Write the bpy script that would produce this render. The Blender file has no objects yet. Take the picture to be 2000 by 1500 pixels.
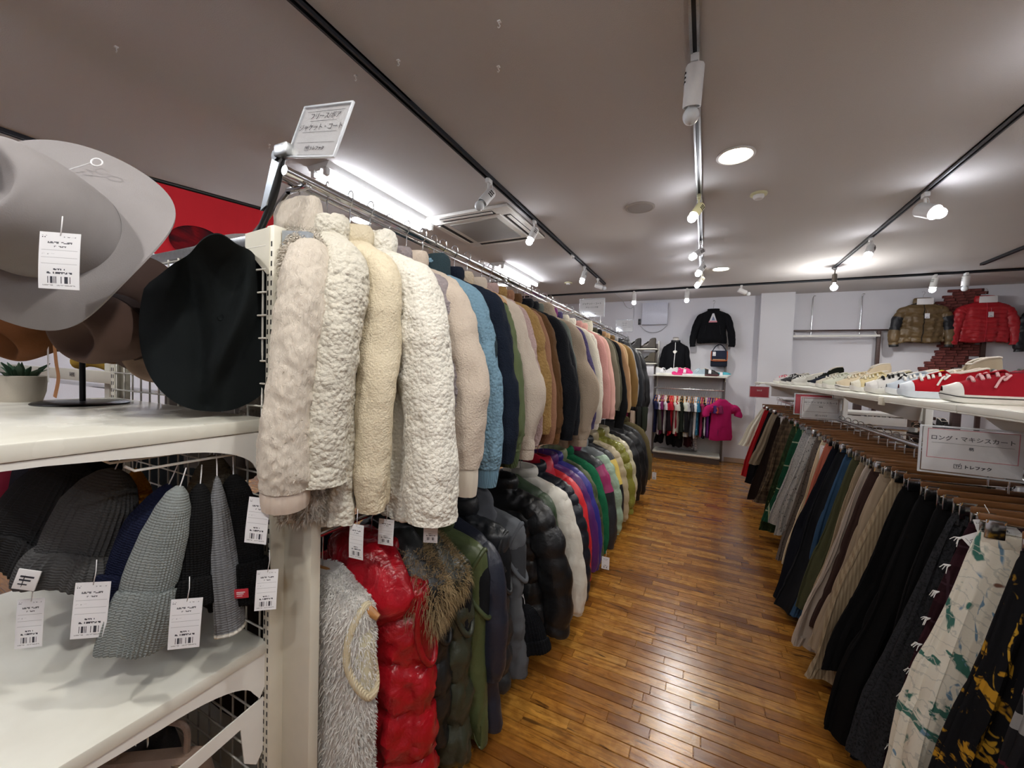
import bpy, bmesh, math, random
import numpy as np
from mathutils import Matrix, Vector

# ------------------------------------------------------------------ camera, world, exposure
SC = bpy.context.scene
COL = SC.collection
PI = math.pi
EYE = (0.0, 0.0, 1.45)
cam_data = bpy.data.cameras.new('camera')
cam = bpy.data.objects.new('camera', cam_data)
COL.objects.link(cam)
cam_data.sensor_fit = 'HORIZONTAL'
cam_data.sensor_width = 36.0
cam_data.lens = 36.0 * 765.0 / 2000.0
cam_data.clip_start = 0.02
# aisle direction (+Y), left-right (+X) and up (+Z) written in camera axes
_ay = Vector((376 / 765.0, 16 / 765.0, -1.0)).normalized()
_az = -Vector(((272 - 1000) / 765.0, -(22000 - 750) / 765.0, -1.0)).normalized()
_az = (_az - _ay * _az.dot(_ay)).normalized()
_ax = _ay.cross(_az)
cam.matrix_world = Matrix.Translation(EYE) @ Matrix((_ax, _ay, _az)).to_4x4()
SC.camera = cam

world = bpy.data.worlds.new('world')
SC.world = world
world.use_nodes = True
world.node_tree.nodes['Background'].inputs[0].default_value = (0.9, 0.95, 1.0, 1)
world.node_tree.nodes['Background'].inputs[1].default_value = 0.05
SC.view_settings.view_transform = 'Standard'
SC.view_settings.look = 'None'
SC.view_settings.gamma = 1.0
SC.view_settings.use_curve_mapping = False
SC.view_settings.exposure = EXPO = 0.76
SC.cycles.use_denoising = True
SC.cycles.max_bounces = 5
SC.cycles.diffuse_bounces = 3
SC.cycles.glossy_bounces = 2
SC.cycles.transmission_bounces = 2
SC.cycles.transparent_max_bounces = 6
SC.cycles.caustics_reflective = False
SC.cycles.caustics_refractive = False
SC.cycles.use_adaptive_sampling = True
SC.cycles.adaptive_threshold = 0.13
SC.cycles.adaptive_min_samples = 16
SC.cycles.sample_clamp_indirect = 3.0

TUBE_E = 30.0      # fluorescent tubes (emission)
DOWN_E = 26.0      # recessed downlights (emission)
BULB_E = 40.0      # lit spot bulbs (emission)
SPOT_W = 16.0      # light of each lit spot, W
CEIL = 2.80
WALL_Y = 7.60

# ------------------------------------------------------------------ helpers
def lin(h):
    if isinstance(h, (tuple, list)):
        return tuple(h[:3])
    h = h.lstrip('#')
    c = [int(h[i:i + 2], 16) / 255.0 for i in (0, 2, 4)]
    return tuple(x / 12.92 if x <= 0.04045 else ((x + 0.055) / 1.055) ** 2.4 for x in c)

class MB:
    """collects quads / polygons, then links ONE mesh object"""
    def __init__(s):
        s.v = []; s.f = []; s.n = 0; s.uv = None
    def add(s, v, f):
        v = np.asarray(v, float).reshape(-1, 3)
        o = s.n
        s.v.append(v); s.n += len(v)
        s.f.extend([tuple(i + o for i in q) for q in f])
        return s
    def grid(s, P, closed=True, cap0=False, cap1=False):
        R, N = P.shape[:2]
        i = np.arange(R - 1)[:, None] * N
        M = N if closed else N - 1
        j = np.arange(M)[None, :]
        k = (np.arange(M) + 1) % N
        a = i + j; b = i + k[None, :]
        q = np.stack([a, b, b + N, a + N], -1).reshape(-1, 4)
        if closed:
            n_ = np.cross(np.roll(P, -1, 1) - np.roll(P, 1, 1), np.gradient(P, axis=0))
            if np.sum(n_ * (P - P.mean(1, keepdims=True))) < 0: q = q[:, ::-1]
        f = [tuple(x) for x in q.tolist()]
        if cap0: f.append(tuple(range(N - 1, -1, -1)))
        if cap1: f.append(tuple(range((R - 1) * N, R * N)))
        return s.add(P.reshape(-1, 3), f)
    def box(s, c, size, rz=0.0, M=None):
        x, y, z = [d / 2.0 for d in size]
        v = np.array([(sx * x, sy * y, sz * z) for sz in (-1, 1) for sy in (-1, 1) for sx in (-1, 1)], float)
        if rz:
            co, si = math.cos(rz), math.sin(rz)
            v = v @ np.array([[co, si, 0], [-si, co, 0], [0, 0, 1]])
        if M is not None:
            v = v @ np.asarray(M.to_3x3()).T
        v = v + np.asarray(c, float)
        return s.add(v, [(0, 2, 3, 1), (4, 5, 7, 6), (0, 1, 5, 4), (2, 6, 7, 3), (0, 4, 6, 2), (1, 3, 7, 5)])
    def bbox(s, a, b):
        a = np.asarray(a, float); b = np.asarray(b, float)
        return s.box((a + b) / 2, np.abs(b - a))
    def rbox(s, c, size, r=0.004, seg=2):
        bm = bmesh.new()
        bmesh.ops.create_cube(bm, size=1.0)
        bmesh.ops.scale(bm, vec=size, verts=bm.verts)
        bmesh.ops.bevel(bm, geom=list(bm.edges), offset=min(r, min(size) * .45), segments=seg, affect='EDGES', profile=.5)
        bm.verts.index_update()
        v = np.array([q.co[:] for q in bm.verts]) + np.asarray(c, float)
        f = [tuple(q.index for q in p.verts) for p in bm.faces]
        bm.free()
        return s.add(v, f)
    def tube(s, pts, r, n=10, cap=True, flat=1.0, up=None):
        P = np.asarray(pts, float); R = len(P)
        r = np.broadcast_to(np.asarray(r, float), (R,))
        T = np.gradient(P, axis=0); T /= np.linalg.norm(T, axis=1)[:, None] + 1e-12
        ref = np.array(up if up is not None else ((0, 0, 1) if abs(T[0][2]) < .9 else (1, 0, 0)), float)
        rings = np.zeros((R, n, 3)); a = np.arange(n) * 2 * PI / n
        u = ref - T[0] * (ref @ T[0]); u /= np.linalg.norm(u)
        for i in range(R):
            u = u - T[i] * (u @ T[i]); u /= np.linalg.norm(u) + 1e-12
            w = np.cross(T[i], u)
            rings[i] = P[i] + r[i] * (np.cos(a)[:, None] * u * flat + np.sin(a)[:, None] * w)
        return s.grid(rings, True, cap, cap)
    def cyl(s, c0, c1, r0, r1=None, n=20, cap=True):
        return s.tube([c0, c1], [r0, r0 if r1 is None else r1], n, cap)
    def lathe(s, c, prof, n=24, cap0=False, cap1=False, M=None):
        prof = np.asarray(prof, float)
        a = np.arange(n) * 2 * PI / n
        P = np.stack([prof[:, 0][:, None] * np.cos(a), prof[:, 0][:, None] * np.sin(a), np.repeat(prof[:, 1][:, None], n, 1)], -1)
        if M is not None:
            P = P @ np.asarray(M.to_3x3()).T
        return s.grid(P + np.asarray(c, float), True, cap0, cap1)
    def prism(s, outline, y0, y1):
        """outline in XZ, extruded along Y"""
        n = len(outline)
        v = [(x, y0, z) for x, z in outline] + [(x, y1, z) for x, z in outline]
        f = [tuple(range(n)), tuple(range(2 * n - 1, n - 1, -1))]
        f += [(i, i + n, (i + 1) % n + n, (i + 1) % n) for i in range(n)]
        return s.add(v, f)
    def xform(s, M):
        m = np.asarray(M)
        s.v = [v @ m[:3, :3].T + m[:3, 3] for v in s.v]
        return s
    def mesh(s, name, smooth=True):
        me = bpy.data.meshes.new(name)
        v = np.concatenate(s.v) if s.v else np.zeros((0, 3))
        me.from_pydata(v.tolist(), [], s.f)
        if smooth:
            me.polygons.foreach_set('use_smooth', [True] * len(me.polygons))
        me.update()
        return me

def sharp(me, ang=40):
    try:
        me.set_sharp_from_angle(angle=math.radians(ang))
    except Exception:
        pass
    return me

def obj(name, mb, m, parent=None, smooth=True, loc=None, label=None):
    me = mb.mesh(name, smooth) if isinstance(mb, MB) else mb
    if isinstance(mb, MB) and smooth:
        sharp(me)
    if m is not None and not me.materials:
        me.materials.append(m)
    o = bpy.data.objects.new(name, me)
    COL.objects.link(o)
    if parent is not None:
        o.parent = parent
    if loc is not None:
        o.location = loc
    if label: o['label'] = label
    return o

def tag(o, label, cat, group=None, kind=None):
    if label: o['label'] = label
    if cat: o['category'] = cat
    if group: o['group'] = group
    if kind: o['kind'] = kind
    return o

def thing(name, label, cat, loc=(0, 0, 0), rot=(0, 0, 0), group=None, scale=None):
    o = bpy.data.objects.new(name, None)
    o.empty_display_size = 0.05
    COL.objects.link(o)
    o.location = loc
    o.rotation_euler = rot
    if scale: o.scale = (scale,) * 3
    return tag(o, label, cat, group)

def struct(name, mb, m, parent=None, smooth=False):
    o = obj(name, mb, m, parent, smooth)
    if parent is None:
        o['kind'] = 'structure'
    return o

def dup(root, loc, rot=None, label=None, group=None):
    r = root.copy(); COL.objects.link(r); r.location = loc
    if rot is not None: r.rotation_euler = rot
    if label: r['label'] = label
    if group: r['group'] = group
    for ch in list(root.children):
        c = ch.copy(); COL.objects.link(c); c.parent = r
        for g in list(ch.children):
            d = g.copy(); COL.objects.link(d); d.parent = c
    return r

def smooth_path(ctrl, n):
    """Catmull-Rom through control rows (any width)"""
    C = np.asarray(ctrl, float); m = len(C)
    E_ = np.vstack([2 * C[0] - C[1], C, 2 * C[-1] - C[-2]])
    t = np.linspace(0, m - 1 - 1e-9, n); i = t.astype(int); u = (t - i)[:, None]
    p0, p1, p2, p3 = E_[i], E_[i + 1], E_[i + 2], E_[i + 3]
    return .5 * (2 * p1 + (p2 - p0) * u + (2 * p0 - 5 * p1 + 4 * p2 - p3) * u ** 2 + (3 * p1 - p0 - 3 * p2 + p3) * u ** 3)

def wnoise(P, scale, seed=0, oct=3):
    """cheap smooth noise from sums of random plane waves, about -1..1"""
    rs = np.random.RandomState(abs(int(seed)))
    out = np.zeros(P.shape[:-1]); amp = 1.0; tot = 0
    for o in range(oct):
        for k in range(5):
            d = rs.normal(size=3); d /= np.linalg.norm(d)
            out += amp * np.sin((P @ d) * scale * (2 ** o) * (0.7 + .6 * rs.rand()) + rs.rand() * 7)
        tot += amp * 2.2; amp *= .55
    return out / tot

def worley(P, scale, seed=0):
    """distance to the nearest feature point (cell size 1/scale)"""
    Q = P.reshape(-1, 3) * scale
    C = np.floor(Q).astype(np.int64)
    best = np.full(len(Q), 9.0)
    for dx in (-1, 0, 1):
        for dy in (-1, 0, 1):
            for dz in (-1, 0, 1):
                c = C + np.array([dx, dy, dz])
                h = (c[:, 0] * 73856093) ^ (c[:, 1] * 19349663) ^ (c[:, 2] * 83492791) ^ (seed * 2654435761 % 1000003)
                h = (h * 1103515245 + 12345) & 0x7fffffff
                r1 = (h % 1009) / 1009.; r2 = ((h // 1009) % 1013) / 1013.; r3 = ((h // 7919) % 1019) / 1019.
                d = np.sqrt((c[:, 0] + r1 - Q[:, 0]) ** 2 + (c[:, 1] + r2 - Q[:, 1]) ** 2 + (c[:, 2] + r3 - Q[:, 2]) ** 2)
                best = np.minimum(best, d)
    return best.reshape(P.shape[:-1])

def grid_normals(P):
    du = np.roll(P, -1, 1) - np.roll(P, 1, 1)
    dv = np.gradient(P, axis=0)
    n = np.cross(du, dv)
    if np.sum(n * (P - P.mean(1, keepdims=True))) < 0: n = -n          # outward
    return n / (np.linalg.norm(n, axis=-1, keepdims=True) + 1e-12)

# ------------------------------------------------------------------ materials
class NT:
    def __init__(s, name):
        s.m = bpy.data.materials.new(name); s.m.use_nodes = True
        s.t = s.m.node_tree; s.b = s.t.nodes['Principled BSDF']
    def node(s, typ, **kw):
        n = s.t.nodes.new(typ)
        for k, v in kw.items(): setattr(n, k, v)
        return n
    def put(s, sock, val):
        if hasattr(val, 'is_output'): s.t.links.new(val, sock)
        elif val is not None: sock.default_value = val
    def math(s, op, a, b=None, c=None, clamp=False):
        n = s.node('ShaderNodeMath', operation=op, use_clamp=clamp)
        for i, v in enumerate((a, b, c)):
            if v is not None: s.put(n.inputs[i], v)
        return n.outputs[0]
    def coord(s, kind='Object', scale=None, rot=None):
        o = s.node('ShaderNodeTexCoord').outputs[kind]
        if scale is not None or rot is not None:
            mp = s.node('ShaderNodeMapping')
            s.put(mp.inputs['Vector'], o)
            if scale is not None: mp.inputs['Scale'].default_value = scale if isinstance(scale, tuple) else (scale,) * 3
            if rot is not None: mp.inputs['Rotation'].default_value = rot
            o = mp.outputs[0]
        return o
    def noise(s, vec, scale, detail=3, rough=.5, dist=0.0):
        n = s.node('ShaderNodeTexNoise')
        s.put(n.inputs['Vector'], vec); n.inputs['Scale'].default_value = scale
        n.inputs['Detail'].default_value = detail; n.inputs['Roughness'].default_value = rough
        n.inputs['Distortion'].default_value = dist
        return n.outputs[0]
    def voro(s, vec, scale, feature='F1', out=0):
        n = s.node('ShaderNodeTexVoronoi', feature=feature)
        s.put(n.inputs['Vector'], vec); n.inputs['Scale'].default_value = scale
        return n.outputs[out]
    def wave(s, vec, scale, dist=0., direction='X', profile='SIN', detail=2., dscale=1.):
        n = s.node('ShaderNodeTexWave', bands_direction=direction, wave_profile=profile)
        s.put(n.inputs['Vector'], vec); n.inputs['Scale'].default_value = scale
        n.inputs['Distortion'].default_value = dist; n.inputs['Detail'].default_value = detail
        n.inputs['Detail Scale'].default_value = dscale
        return n.outputs[1]
    def ramp(s, fac, stops, interp='LINEAR'):
        n = s.node('ShaderNodeValToRGB'); s.put(n.inputs[0], fac)
        cr = n.color_ramp; cr.interpolation = interp
        while len(cr.elements) < len(stops): cr.elements.new(.5)
        for e, (p, c) in zip(cr.elements, stops):
            e.position = p; c = lin(c); e.color = (*c, 1)
        return n.outputs[0]
    def mix(s, fac, a, b, blend='MIX'):
        n = s.node('ShaderNodeMix', data_type='RGBA', blend_type=blend)
        s.put(n.inputs[0], fac)
        for sock, v in ((n.inputs[6], a), (n.inputs[7], b)):
            if isinstance(v, (str, tuple, list)): sock.default_value = (*lin(v), 1)
            else: s.put(sock, v)
        return n.outputs[2]
    def bump(s, h, strength=.5, dist=.01):
        n = s.node('ShaderNodeBump'); s.put(n.inputs['Height'], h)
        n.inputs['Strength'].default_value = strength; n.inputs['Distance'].default_value = dist
        s.t.links.new(n.outputs[0], s.b.inputs['Normal'])
    def color(s, c):
        if isinstance(c, (str, tuple, list)): s.b.inputs['Base Color'].default_value = (*lin(c), 1)
        else: s.put(s.b.inputs['Base Color'], c)
    def set(s, **kw):
        for k, v in kw.items(): s.put(s.b.inputs[k.replace('_', ' ')], v)
        return s
    def sep(s, vec):
        n = s.node('ShaderNodeSeparateXYZ'); s.put(n.inputs[0], vec); return n.outputs

MATS = {}
def plain(name, c, rough=.5, metal=0., var=.04, bscale=60., bump=.05, **kw):
    """smooth solid with faint procedural unevenness"""
    key = ('plain', name)
    if key in MATS: return MATS[key]
    t = NT(name); v = t.coord()
    n = t.noise(v, bscale, 3)
    lo = tuple(x * (1 - var) for x in lin(c)); hi = tuple(min(1, x * (1 + var)) for x in lin(c))
    t.color(t.ramp(n, [(.3, lo), (.7, hi)]))
    t.set(Roughness=rough, Metallic=metal, **kw)
    if bump: t.bump(n, bump, .004)
    MATS[key] = t.m
    return t.m

def emit(name, c, e):
    if ('e', name) in MATS: return MATS[('e', name)]
    t = NT(name); t.color((.9, .9, .9)); t.set(Emission_Color=(*lin(c), 1), Emission_Strength=e)
    MATS[('e', name)] = t.m
    return t.m

def fabric(kind, c, c2=None, **kw):
    key = (kind, c, c2, tuple(sorted(kw.items())))
    if key in MATS: return MATS[key]
    t = NT(f'{kind}_{c}'); v = t.coord(); C = lin(c)
    dk = lambda k: tuple(x * k for x in C)
    lt = lambda k: tuple(min(1, x * k + .01 * (k - 1)) for x in C)
    sheen = .25; rough = .9
    if kind == 'sherpa':
        vo = t.voro(v, 95.); n = t.noise(v, 260., 2); n2 = t.noise(v, 7., 2)
        h = t.math('ADD', t.math('MULTIPLY', vo, -1.0), t.math('MULTIPLY', n, .5))
        t.color(t.mix(t.math('MULTIPLY', n2, .8), lt(1.0), dk(.9)))
        t.bump(h, .75, .006); sheen = .35
    elif kind == 'fleece':
        n = t.noise(v, 170., 3, .6); n2 = t.noise(v, 10., 3); vo = t.voro(v, 180.)
        t.color(t.mix(n2, lt(1.05), dk(.86)))
        t.bump(t.math('SUBTRACT', n, t.math('MULTIPLY', vo, .5)), .6, .005); sheen = .35
    elif kind == 'plush':
        n = t.noise(t.coord('Object', (1, 1, .35)), 120., 4, .7, .6); n2 = t.noise(v, 9., 3)
        t.color(t.mix(n2, lt(1.03), dk(.86)))
        t.bump(n, .8, .008); sheen = .4
    elif kind == 'nylon':
        n = t.noise(v, 14., 4, .55, .4); n2 = t.noise(v, 60., 2)
        t.color(t.mix(n, dk(.92), lt(1.08)))
        t.bump(t.math('ADD', n, t.math('MULTIPLY', n2, .2)), .45, .012); rough = .42; sheen = .05
    elif kind == 'gloss':
        n = t.noise(v, 12., 4, .6, .7); n2 = t.noise(v, 55., 2)
        t.color(t.mix(n, dk(.9), lt(1.08)))
        t.bump(t.math('ADD', n, t.math('MULTIPLY', n2, .25)), .7, .014); rough = .27; sheen = 0
    elif kind == 'wool':
        n = t.noise(v, 420., 2); n2 = t.noise(v, 12., 3)
        t.color(t.mix(n2, dk(.9), lt(1.07)))
        t.bump(n, .35, .002)
    elif kind == 'knit':
        w = t.wave(v, 55., 0., 'Z'); n = t.noise(v, 300., 2)
        t.color(t.mix(n, dk(.86), lt(1.1)))
        t.bump(t.math('ADD', w, n), .4, .003)
    elif kind == 'rib':
        w = t.wave(v, 75., 0., kw.get('d', 'X')); n = t.noise(v, 300., 2)
        t.color(t.mix(n, dk(.88), lt(1.08)))
        t.bump(t.math('ADD', t.math('MULTIPLY', w, 1.5), n), .5, .004)
    elif kind == 'felt':
        n = t.noise(v, 380., 3, .7); n2 = t.noise(t.coord('Object', (1, 1, 3)), 14., 3)
        t.color(t.mix(n2, dk(.93), lt(1.05)))
        t.bump(n, .3, .002); sheen = .3
    elif kind == 'corduroy':
        w = t.wave(v, 95., .3, 'X'); t.color(t.mix(w, dk(.8), lt(1.05))); t.bump(w, .5, .003)
    elif kind == 'cotton':
        n = t.noise(v, 240., 2); n2 = t.noise(t.coord('Object', (1, 1, .2)), 18., 3)
        t.color(t.mix(n2, dk(.92), lt(1.05))); t.bump(t.math('ADD', n2, t.math('MULTIPLY', n, .15)), .35, .004)
    elif kind == 'denim':
        w = t.wave(t.coord('Object', None, (0, .6, .6)), 220., 1., 'DIAGONAL'); n2 = t.noise(v, 9., 4)
        t.color(t.mix(n2, dk(.75), lt(1.35))); t.bump(w, .25, .002)
    elif kind == 'tweed':
        n = t.noise(v, 130., 4, .8); t.color(t.ramp(n, [(.38, c2 or dk(.3)), (.52, C), (.7, lt(1.15))])); t.bump(n, .5, .004)
    elif kind == 'fleck':
        n = t.voro(t.coord('Object', (1, 1, .45)), 120.); n2 = t.noise(v, 60., 3)
        t.color(t.ramp(t.math('MULTIPLY', t.math('ADD', n, n2), .7), [(.42, C), (.55, c2)])); t.bump(n, .5, .004)
    elif kind == 'plaid':
        x, y, z = t.sep(v)
        def band(q, per, ph, lo):
            return t.math('LESS_THAN', t.math('FRACT', t.math('MULTIPLY_ADD', q, 1 / per, ph)), lo)
        p = kw.get('p', .13)
        bz = band(z, p, .1, kw.get('w', .3)); bx = band(x, p, .3, kw.get('w', .3))
        lz = band(z, p, .62, .05); lx = band(x, p, .75, .05)
        c3 = kw.get('c3', '#8a8a8a')
        a = t.mix(t.math('MULTIPLY', bx, .55), C, c2)
        a = t.mix(t.math('MULTIPLY', bz, .55), a, c2)
        a = t.mix(t.math('MULTIPLY', t.math('MAXIMUM', lz, lx), .7), a, c3)
        t.color(a); t.bump(t.noise(v, 300., 2), .3, .002)
    elif kind == 'stripe':
        x, y, z = t.sep(v)
        per = kw.get('p', .03); q = x if kw.get('axis', 'x') == 'x' else z
        s_ = t.math('LESS_THAN', t.math('FRACT', t.math('MULTIPLY', q, 1 / per)), kw.get('w', .5))
        t.color(t.mix(s_, C, c2)); t.bump(t.noise(v, 200., 2), .25, .002)
    elif kind == 'floral':
        bg = C; x = v
        d = t.noise(v, 9., 3, .5, 1.8); e = t.noise(t.coord('Object', (1, 1, .6)), 13., 2, .5, 2.5)
        f = t.noise(t.coord('Object', (1.2, 1.2, .8), (0, .4, .9)), 10., 2, .5, 1.2); l = t.wave(v, 14., 9., 'DIAGONAL', 'SIN', 3., 1.6)
        a = t.mix(t.ramp(d, [(.58, (0, 0, 0)), (.62, (1, 1, 1))]), bg, kw.get('g', '#2f6a5e'))
        a = t.mix(t.ramp(e, [(.64, (0, 0, 0)), (.68, (1, 1, 1))]), a, kw.get('b', '#8f86ad'))
        a = t.mix(t.ramp(f, [(.68, (0, 0, 0)), (.71, (1, 1, 1))]), a, c2)
        a = t.mix(t.ramp(l, [(.02, (.75, .75, .75)), (.06, (0, 0, 0))]), a, kw.get('l', '#4b5560'))
        t.color(a); t.bump(t.noise(v, 200., 2), .25, .002)
    elif kind == 'camo':
        n = t.noise(v, 16., 3, .5, .6); n2 = t.noise(t.coord('Object', 1.3), 13., 3, .5, .6)
        a = t.mix(t.ramp(n, [(.48, (0, 0, 0)), (.5, (1, 1, 1))]), C, c2)
        t.color(t.mix(t.ramp(n2, [(.56, (0, 0, 0)), (.58, (1, 1, 1))]), a, dk(.45)))
        t.bump(n, .3, .01); rough = .5
    elif kind == 'canvas':
        n = t.noise(v, 420., 2); t.color(t.mix(t.noise(v, 30., 3), dk(.93), lt(1.05))); t.bump(n, .3, .0015)
    elif kind == 'leather':
        n = t.voro(v, 260.); n2 = t.noise(v, 25., 3)
        t.color(t.mix(n2, dk(.85), lt(1.1))); t.bump(n, .25, .002); rough = .42; sheen = 0
    lum = .3 * C[0] + .59 * C[1] + .11 * C[2]
    t.set(Roughness=rough, Sheen_Weight=sheen * min(1.0, .08 + lum * 2.2), Sheen_Roughness=.5)
    t.b.inputs['Sheen Tint'].default_value = (*[min(1, x * 1.4) for x in C], 1)
    t.b.inputs['Specular IOR Level'].default_value = .5 if kind in ('nylon', 'gloss', 'leather') else .12
    MATS[key] = t.m
    return t.m

M_white = plain('white_paint', '#e9e8e2', .38, var=.02, bscale=18.)
M_offwhite = plain('cream_paint', '#dcd8c8', .4, var=.03, bscale=14.)
M_chrome = plain('chrome', '#d6d8da', .16, 1., var=.05, bscale=30., bump=.03)
M_steel = plain('brushed_steel', '#b4b7b8', .33, 1., var=.08, bscale=120.)
M_black = plain('black_plastic', '#141516', .4, var=.1)
M_blackmetal = plain('black_metal', '#1c1d20', .35, .6, var=.1)
M_navytrack = plain('dark_track', '#262a30', .38, .3, var=.06)
M_rubber = plain('white_rubber', '#e4e3dd', .5, var=.03, bscale=40.)
M_paper = plain('white_paper', '#f1f0f0', .7, var=.015)
M_ink = plain('ink', '#2a2a33', .6, var=.05, bump=0)
M_pink = plain('pink_print', '#d9838f', .6, var=.03, bump=0)
M_red = plain('red_print', '#c5303f', .5, var=.04, bump=0)

def mk_wood(name, c1, c2, rough=.4, scale=(2., 30., 30.)):
    t = NT(name); v = t.coord('Object', scale)
    n = t.noise(v, 2.2, 5, .6, .8)
    t.color(t.ramp(n, [(.3, c1), (.7, c2)])); t.set(Roughness=rough); t.bump(n, .15, .003)
    return t.m
M_hanger = mk_wood('hanger_wood', '#9a6836', '#c89058', .38)
M_browntimber = mk_wood('dark_timber', '#32201c', '#4a302a', .45)

def mk_acrylic():
    t = NT('clear_acrylic')
    tr = t.node('ShaderNodeBsdfTransparent'); gl = t.node('ShaderNodeBsdfGlossy')
    gl.inputs['Roughness'].default_value = .06; gl.inputs['Color'].default_value = (.95, .97, 1, 1)
    fr = t.node('ShaderNodeFresnel'); fr.inputs[0].default_value = 1.45
    n = t.noise(t.coord(), 20., 2)
    f = t.math('ADD', t.math('MULTIPLY', fr.outputs[0], .55), t.math('MULTIPLY', n, .03), clamp=True)
    mx = t.node('ShaderNodeMixShader'); t.put(mx.inputs[0], f)
    t.t.links.new(tr.outputs[0], mx.inputs[1]); t.t.links.new(gl.outputs[0], mx.inputs[2])
    t.t.links.new(mx.outputs[0], t.t.nodes['Material Output'].inputs['Surface'])
    return t.m
M_acrylic = mk_acrylic()
M_acrylic_edge = plain('acrylic_edge', '#dfe4ea', .12, var=.03, Alpha=.55)

def mk_tag():
    """printed price tag: barcode, rows of small print, ruled box; flat print only (uses UV)"""
    t = NT('price_tag_print')
    u, v, _ = t.sep(t.coord('UV'))
    def between(q, a, b):
        return t.math('MULTIPLY', t.math('GREATER_THAN', q, a), t.math('LESS_THAN', q, b))
    wn = t.node('ShaderNodeTexWhiteNoise', noise_dimensions='1D')
    t.put(wn.inputs['W'], t.math('FLOOR', t.math('MULTIPLY', u, 46.)))
    bars = t.math('MULTIPLY', t.math('GREATER_THAN', wn.outputs[0], .45), t.math('MULTIPLY', between(v, .10, .22), between(u, .22, .78)))
    ink = bars
    cell = t.node('ShaderNodeTexWhiteNoise', noise_dimensions='2D')
    cx = t.node('ShaderNodeCombineXYZ')
    t.put(cx.inputs[0], t.math('FLOOR', t.math('MULTIPLY', u, 34.)))
    t.put(cx.inputs[1], t.math('FLOOR', t.math('MULTIPLY', v, 60.)))
    t.t.links.new(cx.outputs[0], cell.inputs['Vector'])
    txt = t.math('GREATER_THAN', cell.outputs[0], .42)
    for (a, b, l, r, k) in ((.90, .94, .06, .2, 1.), (.915, .935, .55, .9, .6), (.80, .835, .2, .8, .9), (.735, .76, .36, .66, .9),
                            (.33, .36, .36, .64, 1.), (.265, .30, .2, .82, 1.), (.055, .075, .1, .9, .5), (.60, .62, .08, .4, .5)):
        ink = t.math('MAXIMUM', ink, t.math('MULTIPLY', t.math('MULTIPLY', txt, k), t.math('MULTIPLY', between(v, a, b), between(u, l, r))))
    for a in (.68, .55, .44):
        ink = t.math('MAXIMUM', ink, t.math('MULTIPLY', .45, t.math('MULTIPLY', between(v, a, a + .008), between(u, .06, .94))))
    t.color(t.mix(ink, '#eff0f3', '#3b3d46')); t.set(Roughness=.55)
    return t.m
M_tag = mk_tag()
# ------------------------------------------------------------------ the room
X0, X1, Y0, Y1 = -5.2, 4.8, -3.2, WALL_Y

def mk_floor(name, brick):
    t = NT(name)
    geo = t.coord('Object')
    ng = t.node('ShaderNodeNewGeometry'); oi = t.node('ShaderNodeObjectInfo')
    pos = ng.outputs['Position']
    if brick:
        br = t.node('ShaderNodeTexBrick'); t.put(br.inputs['Vector'], pos)
        br.inputs['Scale'].default_value = 1.0; br.inputs['Mortar Size'].default_value = .0012
        br.inputs['Brick Width'].default_value = .46; br.inputs['Row Height'].default_value = .058
        br.inputs['Color1'].default_value = (0, 0, 0, 1); br.inputs['Color2'].default_value = (1, 1, 1, 1)
        br.inputs['Mortar'].default_value = (0, 0, 0, 1)
        r = br.outputs[0]; gap = br.outputs[1]
    else:
        r = t.math('FRACT', t.math('ADD', oi.outputs['Random'], t.math('MULTIPLY', ng.outputs['Random Per Island'], 7.31)))
        gap = None
    mp = t.node('ShaderNodeMapping'); t.put(mp.inputs['Vector'], pos); mp.inputs['Scale'].default_value = (3., 26., 1.)
    off = t.node('ShaderNodeCombineXYZ'); t.put(off.inputs[0], t.math('MULTIPLY', r, 37.)); t.put(off.inputs[1], t.math('MULTIPLY', r, 91.))
    t.t.links.new(off.outputs[0], mp.inputs['Location'])
    grain = t.noise(mp.outputs[0], 1.6, 6, .65, 1.2)
    mottle = t.noise(pos, 17., 4, .62, .5)
    streak = t.noise(mp.outputs[0], .8, 3, .6, 2.5)
    base = t.ramp(r, [(0., '#7d4d1f'), (.22, '#9a6425'), (.45, '#b57b30'), (.7, '#c68d3c'), (.88, '#a56d29'), (1., '#d09c4a')])
    a = t.mix(t.ramp(grain, [(.35, (.62, .62, .62)), (.62, (0, 0, 0))]), base, '#5a3517')
    a = t.mix(t.ramp(mottle, [(.3, (.55, .55, .55)), (.55, (0, 0, 0))]), a, '#704014')
    a = t.mix(t.ramp(streak, [(.60, (0, 0, 0)), (.70, (.8, .8, .8))]), a, '#3b2412')
    if gap is not None: a = t.mix(gap, a, '#2a190c')
    t.color(a)
    t.set(Roughness=t.math('MULTIPLY_ADD', mottle, .26, .09), Coat_Weight=.25, Coat_Roughness=.18)
    t.bump(t.math('ADD', grain, t.math('MULTIPLY', mottle, 1.2)), .16, .004)
    return t.m
M_floor = mk_floor('worn_plank_floor', True)
M_plank = mk_floor('worn_plank', False)

def mk_wall(name, c, bscale, st, rough=.8):
    t = NT(name); v = t.coord()
    n = t.noise(v, bscale, 4, .6); n2 = t.noise(v, 1.3, 2)
    t.color(t.mix(n2, tuple(x * .94 for x in lin(c)), tuple(min(1, x * 1.04) for x in lin(c))))
    t.set(Roughness=rough); t.bump(n, st, .004)
    return t.m
M_wall = mk_wall('white_wallpaper', '#e0e0e6', 130., .3)
M_ceil = mk_wall('ceiling_paper', '#cdcac8', 210., .4, .85)
M_col = mk_wall('column_paper', '#dedfe4', 130., .25)

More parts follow.
